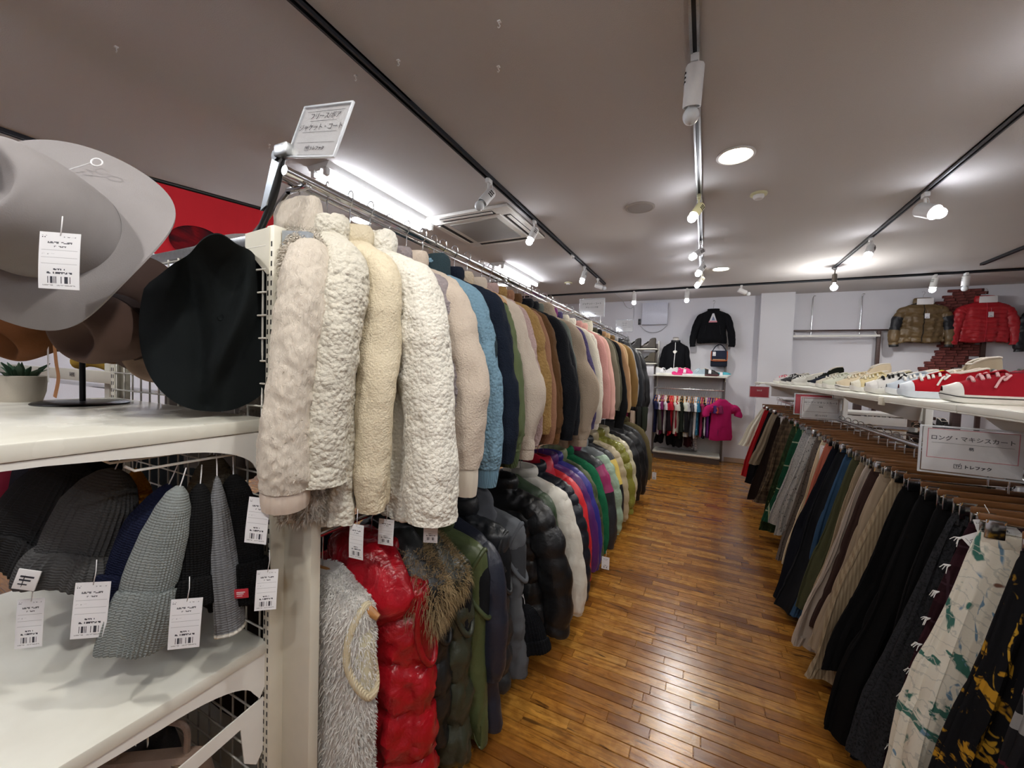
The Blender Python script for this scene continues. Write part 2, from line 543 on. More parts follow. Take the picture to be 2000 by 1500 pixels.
struct('floor', MB().bbox((X0, Y0, -.15), (X1, Y1, -.004)), M_floor)
FLOOR = bpy.data.objects['floor']
struct('ceiling', MB().bbox((X0, Y0, CEIL), (X1, Y1 + .2, CEIL + .15)), M_ceil)
struct('wall_back', MB().bbox((X0 - .15, Y1, -.15), (X1 + .15, Y1 + .2, CEIL)), M_wall)
WALL = bpy.data.objects['wall_back']
struct('wall_left', MB().bbox((X0 - .15, Y0, -.15), (X0, Y1, CEIL)), M_wall)
struct('wall_right', MB().bbox((X1, Y0, -.15), (X1 + .15, Y1, CEIL)), M_wall)
struct('wall_front', MB().bbox((X0 - .15, Y0 - .15, -.15), (X1 + .15, Y0, CEIL)), M_wall)
struct('trim_1', MB().bbox((.76, 7.42, 0), (1.21, 7.60, CEIL)), M_col)
M_base = plain('baseboard', '#b39a86', .5, bscale=20.)
struct('baseboard_back', MB().bbox((.36, 7.585, 0), (.76, 7.6, .075)).bbox((1.21, 7.585, 0), (X1, 7.6, .075)), M_base)
struct('baseboard_column', MB().bbox((.76, 7.405, 0), (1.21, 7.42, .075)), M_base)

# floor planks, one by one: strips across the aisle
rnd = random.Random(5)
planks = []
ROW = .058
y = .62; k = 0
while y < 7.4:
    x = -1.05 + rnd.uniform(-.5, 0)
    while x < .95:
        L = rnd.choice((.16, .24, .34, .42, .5, .6, .75)) * rnd.uniform(.9, 1.1)
        a, b = max(x, -1.05), min(x + L, .95)
        if b - a > .04: planks.append((a, b, y, rnd.uniform(-.0006, .0006)))
        x += L
    y += ROW
def plank_mesh(mb, a, b, y, dz):
    e = .0016; g = .0009
    x0, x1, y0, y1 = a + g, b - g, y + g, y + ROW - g
    v = [(x0, y0, -.004), (x1, y0, -.004), (x1, y1, -.004), (x0, y1, -.004),
         (x0 + e, y0 + e, dz), (x1 - e, y0 + e, dz), (x1 - e, y1 - e, dz), (x0 + e, y1 - e, dz)]
    mb.add(v, [(0, 1, 5, 4), (1, 2, 6, 5), (2, 3, 7, 6), (3, 0, 4, 7), (4, 5, 6, 7)])
def vis_size(p):
    a, b, yy, _ = p
    xc = (a + b) / 2
    lim = -.60 - .06 * (2.2 - min(yy, 2.2))
    if b < -.72 or a > .62 or yy < 1.0: return 0
    return (b - a) / (yy * yy + xc * xc + 1.0)
planks.sort(key=vis_size, reverse=True)
for p in planks[:300]:
    mb = MB(); plank_mesh(mb, *p)
    obj('plank', mb, M_plank, FLOOR, smooth=False)
mb = MB()
for p in planks[300:]: plank_mesh(mb, *p)
o = obj('planks', mb, M_plank, FLOOR, smooth=False); o['kind'] = 'stuff'

# brick patches showing through the wallpaper, right of the column
M_brick = NT('old_brick'); _n = M_brick.noise(M_brick.coord(), 30., 4)
M_brick.color(M_brick.ramp(_n, [(.3, '#5f2f2c'), (.7, '#8a4a44')])); M_brick.set(Roughness=.85); M_brick.bump(_n, .5, .006); M_brick = M_brick.m
M_mortar = plain('brick_mortar', '#4a2a28', .9, bscale=80.)
rb = random.Random(11)
bm_brick = MB().rbox((0, 0, 0), (.108, .026, .036), .004, 1).mesh('brick', False)
rows = [(2.74, 2.98, 3.36), (2.70, 3.0, 3.40), (2.66, 2.93, 3.33), (2.62, 2.92, 3.28), (2.58, 2.86, 3.3), (2.54, 2.88, 3.26), (2.50, 2.82, 3.2),
        (2.46, 2.84, 3.22), (2.42, 2.8, 3.1), (2.38, 2.86, 3.16), (2.34, 2.84, 3.1), (2.30, 2.86, 3.1), (2.26, 2.84, 3.05), (2.22, 2.86, 3.08), (2.18, 2.84, 3.1), (2.14, 2.86, 3.05),
        (2.02, 2.95, 3.30), (1.98, 2.88, 3.36), (1.94, 2.94, 3.40), (1.90, 2.86, 3.34), (1.86, 2.9, 3.36), (1.82, 2.84, 3.26), (1.78, 2.86, 3.3), (1.74, 2.76, 3.26), (1.70, 2.8, 3.2), (1.66, 2.7, 3.12), (1.62, 2.74, 3.1), (1.58, 2.7, 3.0)]
mo = MB()
for i, (z, a, b) in enumerate(rows):
    x = a + (i % 2) * .03
    mo.bbox((x + .02, 7.592, z - .02), (b - .02, 7.605, z + .02))
    while x + .1 < b:
        q = obj('brick', bm_brick, M_brick, WALL, False, loc=(x + .055, 7.594 + rb.uniform(-.004, .004), z)); x += .113
obj('mortar', mo, M_mortar, WALL, False)

# ------------------------------------------------------------------ ceiling: tracks, lamps, air conditioner
def track(name, a, b, m, w, h, label, groove=None):
    a = np.array(a, float); b = np.array(b, float); d = b - a; L = np.linalg.norm(d); rz = math.atan2(d[1], d[0])
    t = thing(name, label, 'lighting track', tuple((a + b) / 2), (0, 0, rz))
    body = MB().bbox((-L / 2, -w / 2, -h), (L / 2, -w / 2 + w * .28, 0)).bbox((-L / 2, w / 2 - w * .28, -h), (L / 2, w / 2, 0)).bbox((-L / 2, -w / 2, -h * .45), (L / 2, w / 2, 0))
    obj('rail', body, m, t, False)
    obj('groove', MB().bbox((-L / 2 + .01, -w * .22, -h * .5), (L / 2 - .01, w * .22, -h * .46)), groove or M_black, t, False)
    obj('end_cap', MB().rbox((L / 2 + .008, 0, -h / 2), (.018, w * 1.05, h * 1.02), .003), m, t)
    obj('end_cap', MB().rbox((-L / 2 - .008, 0, -h / 2), (.018, w * 1.05, h * 1.02), .003), m, t)
    return t
track('lighting_track', (-1.42, -.6, CEIL), (-1.42, 5.95, CEIL), M_navytrack, .038, .026, 'long dark track on the ceiling above the coat rail')
track('lighting_track', (-.097, -2.2, CEIL), (-.097, 6.1, CEIL), M_steel, .036, .026, 'silver track on the ceiling along the middle of the aisle')
track('lighting_track', (1.325, -.5, CEIL), (1.325, 5.92, CEIL), plain('grey_track', '#55565a', .35, .4), .032, .024, 'grey track on the ceiling above the skirt rack')
track('lighting_track', (-4.2, 6.60, CEIL), (4.6, 6.60, CEIL), M_navytrack, .036, .026, 'dark track across the ceiling in front of the back wall')
track('lighting_track', (2.70, 3.1, CEIL), (2.70, 6.2, CEIL), M_navytrack, .036, .026, 'short dark track at the right edge of the ceiling')
track('lighting_track', (-3.87, .1, CEIL), (-3.87, 4.2, CEIL), M_navytrack, .036, .026, 'dark track on the ceiling behind the felt hats')

M_bulb_on = emit('lit_bulb', '#f4f6ff', BULB_E)
M_bulb_off = plain('frosted_bulb', '#dfe3e4', .25, var=.02)
M_lampwhite = plain('lamp_white', '#e6e6e4', .4, var=.02)
M_lampcream = plain('lamp_cream', '#e2e0b8', .4, var=.02)

def spotlight(x, y, z, label, lit, aim, size=1.0, body=None, stem=.05, r=.033, long=.11, watt=None):
    """adapter on the track, arm, can, globe bulb; aim = direction of the bulb"""
    body = body or M_lampwhite
    d = Vector(aim).normalized()
    t = thing('spotlight', label, 'spotlight', (x, y, z))
    s = size
    obj('adapter', MB().rbox((0, 0, -.034 * s), (.028 * s, .05 * s, .03 * s), .004), body, t)
    obj('arm', MB().tube([(0, 0, -.045 * s), (0, 0, -(.055 + stem) * s), (d.x * .012, d.y * .012, -(.075 + stem) * s)], .0085 * s, 10), body, t)
    pv = Vector((0, 0, -(.075 + stem) * s)) + d * .01 * s
    back = pv - d * long * .45 * s; front = pv + d * long * .55 * s
    m = MB()
    q = d.to_track_quat('Z', 'Y').to_matrix()
    m.lathe(back, [(0.0, 0), (r * .86 * s, 0), (r * s, .008 * s), (r * s, long * s), (r * .9 * s, long * s), (r * .88 * s, long * .6 * s), (0, long * .55 * s)], 24, M=q)
    can = obj('housing', m, body, t)
    sl = MB()
    side = q @ Vector((1, 0, 0))
    for k in range(3):
        p = pv - d * (long * .25 - k * .014) * s + side * (r * .985 * s)
        sl.box(p, (.004 * s, .03 * s, .005 * s), M=q)
    obj('vent_slot', sl, M_black, can, False)
    gr = .03 * s
    prof = [(0.012 * s, 0), (.014 * s, .012 * s)] + [(gr * math.sin(a), .045 * s - gr * math.cos(a) * 1.05) for a in np.linspace(.55, PI, 12)]
    obj('bulb', MB().lathe(front - d * .016 * s, prof, 20, M=q), M_bulb_on if lit else M_bulb_off, t)
    obj('cable', MB().tube(smooth_path([(0, 0, -.05 * s), (.02 * s, .01 * s, -.06 * s), (.026 * s, .008 * s, -(.09 + stem) * s), tuple(back + side * .012 * s)], 14), .0022 * s, 6), body, t)
    if lit:
        L = bpy.data.lights.new('spot_beam', 'SPOT'); L.energy = (watt or SPOT_W) ; L.spot_size = math.radians(125); L.spot_blend = .8
        L.shadow_soft_size = .03; L.color = (1.0, .965, .91)
        lo = bpy.data.objects.new('spot_beam', L); COL.objects.link(lo); lo.parent = t
        lo.location = front + d * (.075 * s); lo.rotation_euler = d.to_track_quat('-Z', 'Y').to_euler()
    return t
ZC = CEIL
spotlight(-1.42, 2.42, ZC, 'unlit white spotlight on the dark track nearest the air conditioner', False, (-.3, -.5, -.75), 1.1)
spotlight(-1.42, 3.24, ZC, 'lit white spotlight on the dark track at the corner of the air conditioner', True, (-.25, -.3, -.8))
spotlight(-1.42, 4.86, ZC, 'lit white spotlight on the dark track beyond the air conditioner', True, (-.15, -.3, -.85))
spotlight(-1.42, 5.55, ZC, 'unlit white spotlight lying level at the far end of the dark track', False, (.8, .35, -.3))
spotlight(-.097, 1.83, ZC, 'large unlit white spotlight with bulb, nearest on the silver track', False, (-.06, .32, -.95), 1.12, stem=.03, long=.135)
spotlight(-.097, 3.22, ZC, 'lit cream spotlight second from the camera on the silver track', True, (-.35, -.45, -.7), body=M_lampcream)
spotlight(-.097, 4.34, ZC, 'lit white spotlight third from the camera on the silver track', True, (-.6, -.45, -.5))
spotlight(-.08, 4.98, ZC, 'lit white spotlight fourth from the camera on the silver track', True, (-.4, -.5, -.75))
spotlight(-.097, 5.60, ZC, 'lit white spotlight farthest on the silver track', True, (-.4, -.45, -.75))
spotlight(1.325, 3.75, ZC, 'lit white spotlight nearest on the grey track, with broad glare', True, (.4, -.75, -.5), 1.15, r=.042)
spotlight(1.325, 4.75, ZC, 'lit white spotlight halfway along the grey track', True, (-.3, -.5, -.75))
t = thing('pendant_bulb', 'bare lit bulb on a dark holder at the far end of the grey track', 'lamp', (1.325, 5.86, ZC))
obj('adapter', MB().rbox((0, 0, -.035), (.03, .05, .03), .004), M_steel, t)
obj('socket', MB().lathe((0, 0, -.05), [(0, 0), (.006, 0), (.006, -.04), (.024, -.05), (.026, -.14), (.02, -.15), (0, -.15)], 20), plain('bronze', '#6a6158', .35, .7), t)
obj('bulb', MB().lathe((0, 0, -.195), [(.012, 0), (.014, -.02)] + [(.036 * math.sin(a), -.06 + .036 * math.cos(a)) for a in np.linspace(.5, PI, 12)], 20), M_bulb_on, t)
L = bpy.data.lights.new('bulb_glow', 'POINT'); L.energy = 12; L.shadow_soft_size = .03; L.color = (1, .97, .93)
lo = bpy.data.objects.new('bulb_glow', L); COL.objects.link(lo); lo.parent = t; lo.location = (0, 0, -.33)
for x, lit, lab, aim in ((-1.085, True, 'lit white spotlight above the boot shelves by the back wall', (0, .15, -1)),
                         (-.30, True, 'lit white spotlight above the torso form by the back wall', (0, .15, -1)),
                         (.42, False, 'unlit white spotlight tilted level left of the column', (.75, .2, -.35)),
                         (2.47, True, 'lit white spotlight above the brown padded jacket', (-.1, .15, -1)),
                         (2.74, False, 'unlit stubby white spotlight above the red padded jacket', (0, .1, -1)),
                         ):
    spotlight(x, 6.60, ZC, lab, lit, aim, 1.05, stem=.02)
# unseen spots: silver-track ones inferred from the light, the others added as fill
for x, yy in ((-.097, .55), (-.097, -.55), (-.097, -1.7), (1.325, .6), (1.325, 2.2), (-1.42, -.4)):
    spotlight(x, yy, ZC, {(-.097, .55): 'lit spotlight on the silver track just above the viewer', (-.097, -.55): 'lit spotlight on the silver track behind the viewer',
                          (-.097, -1.7): 'lit spotlight at the near end of the silver track', (1.325, .6): 'added fill spotlight at the near end of the grey track',
                          (1.325, 2.2): 'added fill spotlight on the grey track outside the right edge of the view', (-1.42, -.4): 'added fill spotlight at the near end of the dark track'}[(x, yy)],
              True, {(-.097, .55): (-.55, .12, -.8), (-.097, -.55): (-.5, .6, -.7), (-1.42, -.4): (.3, .4, -.9), (-.097, -1.7): (.40, .86, -.42)}.get((x, yy), (-.3, .3, -.8)), watt=SPOT_W * (1.1 if yy < 1 and x < 0 else 1.0))

t = thing('track_connector', 'small white feed box on the dark track between its lit spotlights', 'connector', (-1.42, 4.36, CEIL))
obj('box', MB().rbox((0, 0, -.03), (.03, .07, .024), .004), M_lampwhite, t)
obj('cap', MB().rbox((0, .03, -.046), (.02, .014, .012), .003), M_lampwhite, t)
M_tube = emit('fluorescent_tube', '#f3f6ff', TUBE_E)
def fluorescent(x, y0, y1, label, cat='ceiling light'):
    t = thing('fluorescent_light', label, cat, (x, (y0 + y1) / 2, CEIL)); L = y1 - y0
    h = MB().prism([(-.11, 0), (-.085, -.035), (-.03, -.035), (-.02, -.05), (.02, -.05), (.03, -.035), (.085, -.035), (.11, 0)], -L / 2, L / 2)
    obj('reflector', h, M_lampwhite, t, False)
    for s in (-1, 1):
        obj('tube', MB().cyl((s * .062, -L / 2 + .04, -.062), (s * .062, L / 2 - .04, -.062), .0145, n=16), M_tube, t)
        for e in (-1, 1):
            obj('lamp_holder', MB().rbox((s * .062, e * (L / 2 - .022), -.055), (.036, .032, .05), .006), M_lampwhite, t)
    return t
fluorescent(-2.42, 1.83, 3.0, 'twin-tube fluorescent ceiling light above the nearest cream coats')
fluorescent(-2.42, 4.40, 5.58, 'twin-tube fluorescent ceiling light farther down behind the coat rail')
fluorescent(-2.42, -.9, .28, 'added twin-tube fill light over the hat display, out of view')  # this and the next three fixtures are added to light the closed room
fluorescent(2.9, 1.8, 3.0, 'added twin-tube fill light beyond the shoe shelf, out of view')
fluorescent(.9, -1.9, -.7, 'added twin-tube fill light behind the viewer, over the right side')
fluorescent(-4.2, 1.8, 3.0, 'added twin-tube fill light by the left wall')

M_down = emit('downlight_lens', '#fff3d6', DOWN_E)
M_down_w = emit('downlight_lens_cool', '#f2f4ff', DOWN_E)
def downlight(x, y, label, r=.085, m=None):
    t = thing('downlight', label, 'downlight', (x, y, CEIL))
    obj('trim_ring', MB().lathe((0, 0, 0), [(r + .02, 0), (r + .022, -.006), (r + .008, -.009), (r, -.004), (r, 0)], 36), M_lampwhite, t)
    obj('lens', MB().lathe((0, 0, -.003), [(0, -.002), (r * .6, -.002), (r, 0)], 36), m or M_down, t)
downlight(.108, 2.77, 'large warm round downlight beside the silver track')
downlight(.122, 5.60, 'small far round downlight beside the silver track')
downlight(-2.95, 2.70, 'round downlight seen through the hangers of the nearest coats', m=M_down_w)
downlight(-2.95, 5.6, 'round downlight at the far left beyond the coat rail', m=M_down_w)
downlight(.108, .1, 'round downlight above the viewer')

t = thing('ceiling_speaker', 'round grey speaker grille set into the ceiling', 'speaker', (-.534, 3.343, CEIL))
obj('rim', MB().lathe((0, 0, 0), [(.115, 0), (.115, -.006), (.10, -.009), (.098, 0)], 36), plain('grille_rim', '#a9a199', .6), t)
obj('grille', MB().lathe((0, 0, -.006), [(0, -.004), (.06, -.003), (.1, 0)], 36), plain('grille', '#9a938c', .7, bscale=400., bump=.6), t)
t = thing('smoke_detector', 'small white domed smoke detector on the ceiling', 'smoke detector', (.295, 3.406, CEIL))
obj('base', MB().lathe((0, 0, 0), [(.055, 0), (.055, -.012), (.045, -.014), (0, -.014)], 28), M_lampcream, t)
obj('head', MB().lathe((0, 0, -.014), [(.036, 0), (.036, -.014), (.028, -.026), (.012, -.03), (0, -.03)], 28), M_lampwhite, t)
t = thing('smoke_detector', 'tiny pale ceiling fitting left of the dark track end', 'smoke detector', (-1.93, 5.77, CEIL))
obj('base', MB().lathe((0, 0, 0), [(.06, 0), (.06, -.012), (0, -.014)], 24), M_lampcream, t)
obj('head', MB().lathe((0, 0, -.012), [(.036, 0), (.03, -.02), (0, -.024)], 24), M_lampwhite, t)

t = thing('air_conditioner', 'square white cassette air conditioner in the ceiling', 'air conditioner', (-1.93, 3.28, CEIL))
obj('panel', MB().rbox((0, 0, -.014), (.86, .84, .028), .008), plain('ac_white', '#dcd9d2', .45), t)
obj('grille', MB().rbox((0, 0, -.034), (.50, .50, .016), .004), plain('ac_grille', '#8d8a85', .6, bscale=300., bump=.5), t)
obj('grille_frame', MB().bbox((-.30, -.30, -.036), (.30, -.25, -.026)).bbox((-.30, .25, -.036), (.30, .30, -.026)).bbox((-.30, -.25, -.036), (-.25, .25, -.026)).bbox((.25, -.25, -.036), (.30, .25, -.026)), plain('ac_white2', '#d8d5cd', .45), t)
for a in range(4):
    M = Matrix.Rotation(a * PI / 2, 4, 'Z')
    obj('air_slot', MB().bbox((-.27, -.385, -.031), (.27, -.315, -.0285)).xform(M), plain('ac_dark', '#23211f', .7), t, False)
    f = MB().tube([(-.26, -.365, -.036), (.26, -.365, -.036)], [.018, .018], 10, True, .25).xform(M)
    obj('louver', f, plain('ac_white2', '#d8d5cd', .45), t)
hk = MB().rbox((0, 0, -.004), (.02, .02, .008), .002).tube(smooth_path([(0, 0, -.004), (0, 0, -.02), (.009, 0, -.03), (.0, 0, -.04), (-.008, 0, -.031)], 12), .0022, 6)
hk.v = [q * .65 for q in hk.v]
hkm = sharp(hk.mesh('ceiling_hook'))
for i, (x, y) in enumerate(((-.78, 1.37), (-.89, 1.57), (-1.28, 1.36), (-1.53, 1.35), (-2.37, .8), (-2.5, 1.55))):
    tag(obj('ceiling_hook', hkm, M_lampwhite, None, loc=(x, y, CEIL)), 'small clear hook stuck to the ceiling above the coats', 'hook', 'small hooks stuck to the ceiling')
# ------------------------------------------------------------------ small builders: tags, hangers, lettering, signs
def tag_mesh(w, h, bend):
    N = 5; v = []; f = []; uv = []
    for k in range(N + 1):
        q = k / N; z = -h * q; y = -bend * math.sin(q * PI * .6)
        v += [(-w / 2, y, z), (w / 2, y, z)]
    n = len(v)
    v += [(x, y + .0006, z) for x, y, z in v]
    for k in range(N):
        a = 2 * k; f += [(a, a + 2, a + 3, a + 1), (n + a, n + a + 1, n + a + 3, n + a + 2)]
    me = bpy.data.meshes.new('price_tag'); me.from_pydata(v, [], f)
    ul = me.uv_layers.new(name='UVMap')
    for p in me.polygons:
        for li in p.loop_indices:
            x, y, z = v[me.loops[li].vertex_index]; ul.data[li].uv = (x / w + .5, 1 + z / h)
    me.materials.append(M_tag)
    return me
TAGS = {}
M_string = plain('nylon_thread', '#e8e8ea', .4)
def price_tag(parent, loc, w=.042, h=.075, rz=0., ry=0., bend=.004, string=.04, rx=0.):
    key = (w, h, bend)
    if key not in TAGS: TAGS[key] = tag_mesh(w, h, bend)
    o = bpy.data.objects.new('price_tag', TAGS[key]); COL.objects.link(o); o.parent = parent
    o.location = loc; o.rotation_euler = (rx, ry, rz)
    if string:
        ks = ('s', string)
        if ks not in TAGS:
            m = MB().tube([(0, 0, -.006), (.003, -.001, string * .5), (0, .004, string)], .0009, 5)
            TAGS[ks] = m.mesh('tag_string'); TAGS[ks].materials.append(M_string)
        s = bpy.data.objects.new('tag_string', TAGS[ks]); COL.objects.link(s); s.parent = o
    return o

M_marker = {c: plain('marker_' + c, h, .4) for c, h in (('pink', '#e2558a'), ('yellow', '#d8d23a'), ('red', '#d23a48'), ('navy', '#2b3350'), ('clear', '#dfe6e8'))}
def make_hanger(label, group, loc, marker=None, half=.205, hook_top=.0):
    t = thing('coat_hanger', label, 'hanger', loc, group=group)
    hp = [(-.008, 0, .004)] + [(-.016 * math.cos(a), 0, .004 + .017 * math.sin(a)) for a in np.linspace(.5, PI, 9)] + [(.017, 0, -.006), (.008, 0, -.024), (0, 0, -.038), (0, 0, -.142)]
    obj('hook', MB().tube(smooth_path(hp, 26), .0021, 7), M_chrome, t)
    path = smooth_path([(-half, .012, -.236), (-half * .75, .006, -.208), (-half * .4, 0, -.168), (-.03, -.002, -.143), (0, -.002, -.140), (.03, -.002, -.143), (half * .4, 0, -.168), (half * .75, .006, -.208), (half, .012, -.236)], 28)
    r = np.interp(np.linspace(-1, 1, 28), [-1, -.85, -.3, 0, .3, .85, 1], [.008, .012, .011, .011, .011, .012, .008])
    obj('hanger_body', MB().tube(path, r, 10, True, 1.3, up=(0, 0, 1)), M_hanger, t)
    if marker:
        obj('size_marker', MB().lathe((0, 0, -.085), [(.005, 0), (.010, -.004), (.010, -.016), (.005, -.02)], 12), M_marker[marker], t)
    return t

def letters(text, size, m, parent, loc, rot=(PI / 2, 0, 0), bold=0.0, name='lettering', align='CENTER', ext=.0002):
    c = bpy.data.curves.new('lettering', 'FONT'); c.body = text; c.size = size; c.align_x = align; c.align_y = 'CENTER'
    c.extrude = ext; c.offset = bold * size; c.resolution_u = 3
    tmp = bpy.data.objects.new('tmp', c); COL.objects.link(tmp)
    bpy.context.view_layer.update()
    me = bpy.data.meshes.new_from_object(tmp.evaluated_get(bpy.context.evaluated_depsgraph_get()))
    bpy.data.objects.remove(tmp); bpy.data.curves.remove(c)
    me.name = name; me.materials.clear(); me.materials.append(m)
    o = bpy.data.objects.new(name, me); COL.objects.link(o); o.parent = parent; o.location = loc; o.rotation_euler = rot
    return o

def sign(label, loc, rot, w, h, rows,  border=None, paper=None, logo=False, underline=None, cat='sign', ink=None, stem=None, sheet_name='paper'):
    """acrylic holder: local X right, Z up, faces -Y, origin at the lower centre"""
    t = thing('sign_holder', label, cat, loc, rot)
    e = .006
    sh = MB().bbox((-w / 2, -.003, 0), (w / 2, -.0015, h)); obj('front_sheet', sh, M_acrylic, t, False)
    fr = MB().rbox((-w / 2, 0, h / 2), (e, .007, h), .002).rbox((w / 2, 0, h / 2), (e, .007, h), .002).rbox((0, 0, 0), (w + e, .007, e), .002).rbox((0, 0, h), (w + e, .007, e), .002)
    obj('rim', fr, M_acrylic_edge, t)
    pm = paper or M_paper
    if stem: obj('stem', MB().tube(stem, .004, 8).rbox(stem[-1], (.03, .02, .03), .004), M_chrome, t)
    pp = obj(sheet_name, MB().bbox((-w / 2 + .006, .0, .006), (w / 2 - .006, .0012, h - .006)), pm, t, False)
    ink = ink or M_ink
    if border:
        b0, b1, bt, bm = border     # lower, upper fraction, thickness, material
        z0, z1 = h * b0, h * b1; xx = w / 2 * .86
        q = MB().bbox((-xx, -.0006, z0), (xx, 0, z0 + bt)).bbox((-xx, -.0006, z1 - bt), (xx, 0, z1)).bbox((-xx, -.0006, z0), (-xx + bt, 0, z1)).bbox((xx - bt, -.0006, z0), (xx, 0, z1))
        obj('printed_border', q, bm, pp, False)
    for txt, size, x, z, bold in rows:
        letters(txt, size, ink, pp, (x, -.0006, z), bold=bold)
    if underline:
        q = MB()
        for (a, b, z) in underline: q.bbox((a, -.0006, z), (b, 0, z + .0007))
        obj('printed_rule', q, ink, pp, False)
    if logo:
        lx, lz, ls = logo
        q = MB(); bw, bh, th = ls * 1.5, ls * 1.15, ls * .1
        cx = lx - ls * 2.3
        q.bbox((cx - bw / 2, -.0006, lz - bh / 2), (cx + bw / 2, 0, lz - bh / 2 + th)).bbox((cx - bw / 2, -.0006, lz + bh / 2 - th), (cx + bw / 2, 0, lz + bh / 2))
        q.bbox((cx - bw / 2, -.0006, lz - bh / 2), (cx - bw / 2 + th, 0, lz + bh / 2)).bbox((cx + bw / 2 - th, -.0006, lz - bh / 2), (cx + bw / 2, 0, lz + bh / 2))
        q.box((cx + bw * .3, -.0003, lz + bh * .66), (th, .0006, bh * .3), M=Matrix.Rotation(.5, 3, 'Y'))
        obj('printed_logo', q, ink, pp, False)
        letters('TF', ls * .85, ink, pp, (cx, -.0006, lz), bold=.03)
        letters('トレファク', ls * 1.05, ink, pp, (lx + ls * 1.4, -.0006, lz), bold=.035)
    return t

# ------------------------------------------------------------------ garments
def strands(P, Nn, length, seed, droop=.5, width=.0012, curl=.35):
    rs = np.random.RandomState(abs(int(seed))); n = len(P)
    d = Nn + rs.normal(scale=curl, size=(n, 3)); d /= np.linalg.norm(d, axis=1)[:, None]
    l = length * rs.uniform(.6, 1.2, (n, 1))
    side = np.cross(d, rs.normal(size=(n, 3))); side /= np.linalg.norm(side, axis=1)[:, None] + 1e-9
    mid = P + d * l * .55 + np.array([0, 0, -1]) * l * droop * .15
    tip = P + d * l * .8 + np.array([0, 0, -1]) * l * droop * .6
    a = P - side * width; b = P + side * width; c = mid - side * width * .7; e = mid + side * width * .7
    V = np.stack([a, b, c, e, tip], 1).reshape(-1, 3)
    k = np.arange(n)[:, None] * 5
    f = np.concatenate([k + np.array([0, 1, 3]), k + np.array([0, 3, 2]), k + np.array([2, 3, 4])], 0)
    mb = MB(); mb.v = [V]; mb.n = len(V); mb.f = [tuple(q) for q in f.tolist()]
    return mb

def sample_grid(P, Nn, n, seed):
    rs = np.random.RandomState(abs(int(seed))); R, N = P.shape[:2]
    i = rs.randint(0, R - 1, n); j = rs.randint(0, N, n); u = rs.rand(n, 1); w = rs.rand(n, 1)
    j2 = (j + 1) % N
    p = (P[i, j] * (1 - u) + P[i + 1, j] * u) * (1 - w) + (P[i, j2] * (1 - u) + P[i + 1, j2] * u) * w
    return p, Nn[i, j]

def displace(P, kind, seed, amt=1.0):
    n = grid_normals(P)
    if kind == 'sherpa':
        d = .0052 * np.sqrt(np.clip(1 - (worley(P, 84., seed) / .85) ** 2, 0, 1)) + .002 * wnoise(P, 90, seed, 2)
    elif kind == 'fleece':
        d = .0028 * np.sqrt(np.clip(1 - (worley(P, 120., seed) / .85) ** 2, 0, 1)) + .002 * wnoise(P, 70, seed, 2)
    elif kind == 'curly':
        d = .007 * np.sqrt(np.clip(1 - (worley(P, 55., seed) / .85) ** 2, 0, 1)) + .003 * wnoise(P, 260, seed, 2)
    else:
        d = .0012 * wnoise(P * np.array([1, 1, .45]), 520, seed, 2) + .002 * wnoise(P, 110, seed, 2)
    return P + n * (d * amt)[..., None], n

Z0 = -.128
def crease(P, scale, seed, aniso=(1, 1, 1), sharp_=2.0):
    """0..1 ridge lines, for valleys between soft folds"""
    n = wnoise(P * np.array(aniso), scale, abs(int(seed)), 2)
    return np.clip(1 - np.abs(n) * 2.6, 0, 1) ** sharp_
def body_grid(W, L, D, N, R, seed, puff=None, flare=.02, fold=.008, shape=None, shift=0., cr=1.0):
    c = [(Z0, .05, .034), (Z0 - .018, .08, .042), (Z0 - .045, W * .70, .046), (Z0 - .068, W * .93, .05), (Z0 - .12, W * 1.02, .06),
         (Z0 - .30, W * 1.03, D), (Z0 - .5 * (.3 + L), W * 1.05 + flare * .5, D * 1.03), (Z0 - L * .97, W * 1.05 + flare, D), (Z0 - L, W * 1.03 + flare, D * .86)]
    pr = smooth_path(c, R * 3)
    s = np.concatenate([[0], np.cumsum(np.linalg.norm(np.diff(pr[:, :2], axis=0), axis=1))])
    q = np.linspace(0, s[-1], R)
    z, w, d = [np.interp(q, s, pr[:, i]) for i in range(3)]
    a = np.arange(N) * 2 * PI / N
    ca, sa = np.cos(a), np.sin(a)
    X = w[:, None] * np.sign(ca) * np.abs(ca) ** .75
    Y = d[:, None] * np.sign(sa) * np.abs(sa) ** .8
    Z = np.repeat(z[:, None], N, 1)
    tt = np.clip((Z0 - Z) / L, 0, 1)
    rs = np.random.RandomState(abs(int(seed))); ph = rs.rand(4) * 7
    Y = Y + fold * tt * (np.sin(X * 46 + ph[0] + Z * 3) + .6 * np.sin(X * 83 + ph[1] - Z * 5))
    Z = Z + .008 * tt * np.sin(X * 18 + ph[2])
    X = X + shift * tt + .008 * tt * np.sin(Z * 11 + ph[3])
    P = np.stack([X, Y, Z], -1)
    P = P + (wnoise(P, 11, seed + 3, 3) * .010 + wnoise(P, 55, seed + 8, 2) * .003 - cr * .012 * crease(P, 30, seed + 5, (1, 1, .22)) - cr * .003 * crease(P, 90, seed + 7, (1, 1, .4)))[..., None] * grid_normals(P) * tt[..., None]
    if puff:
        pitch, amp = puff
        n = grid_normals(P)
        b = np.abs(np.sin(PI * (Z - Z0 + .02 + .006 * np.sin(X * 30 + ph[1])) / pitch)) ** .6 - .45
        wr = 1 + .35 * wnoise(P, 90, seed + 9, 2)
        P = P + n * (amp * .25 * wnoise(P, 130, seed + 2, 2) - amp * .14 * crease(P, 75, seed + 11, (.45, .45, 1)) )[..., None]
        P = P + n * (amp * b * wr * np.clip((Z0 - .05 - Z) / .05, 0, 1))[..., None]
    return P

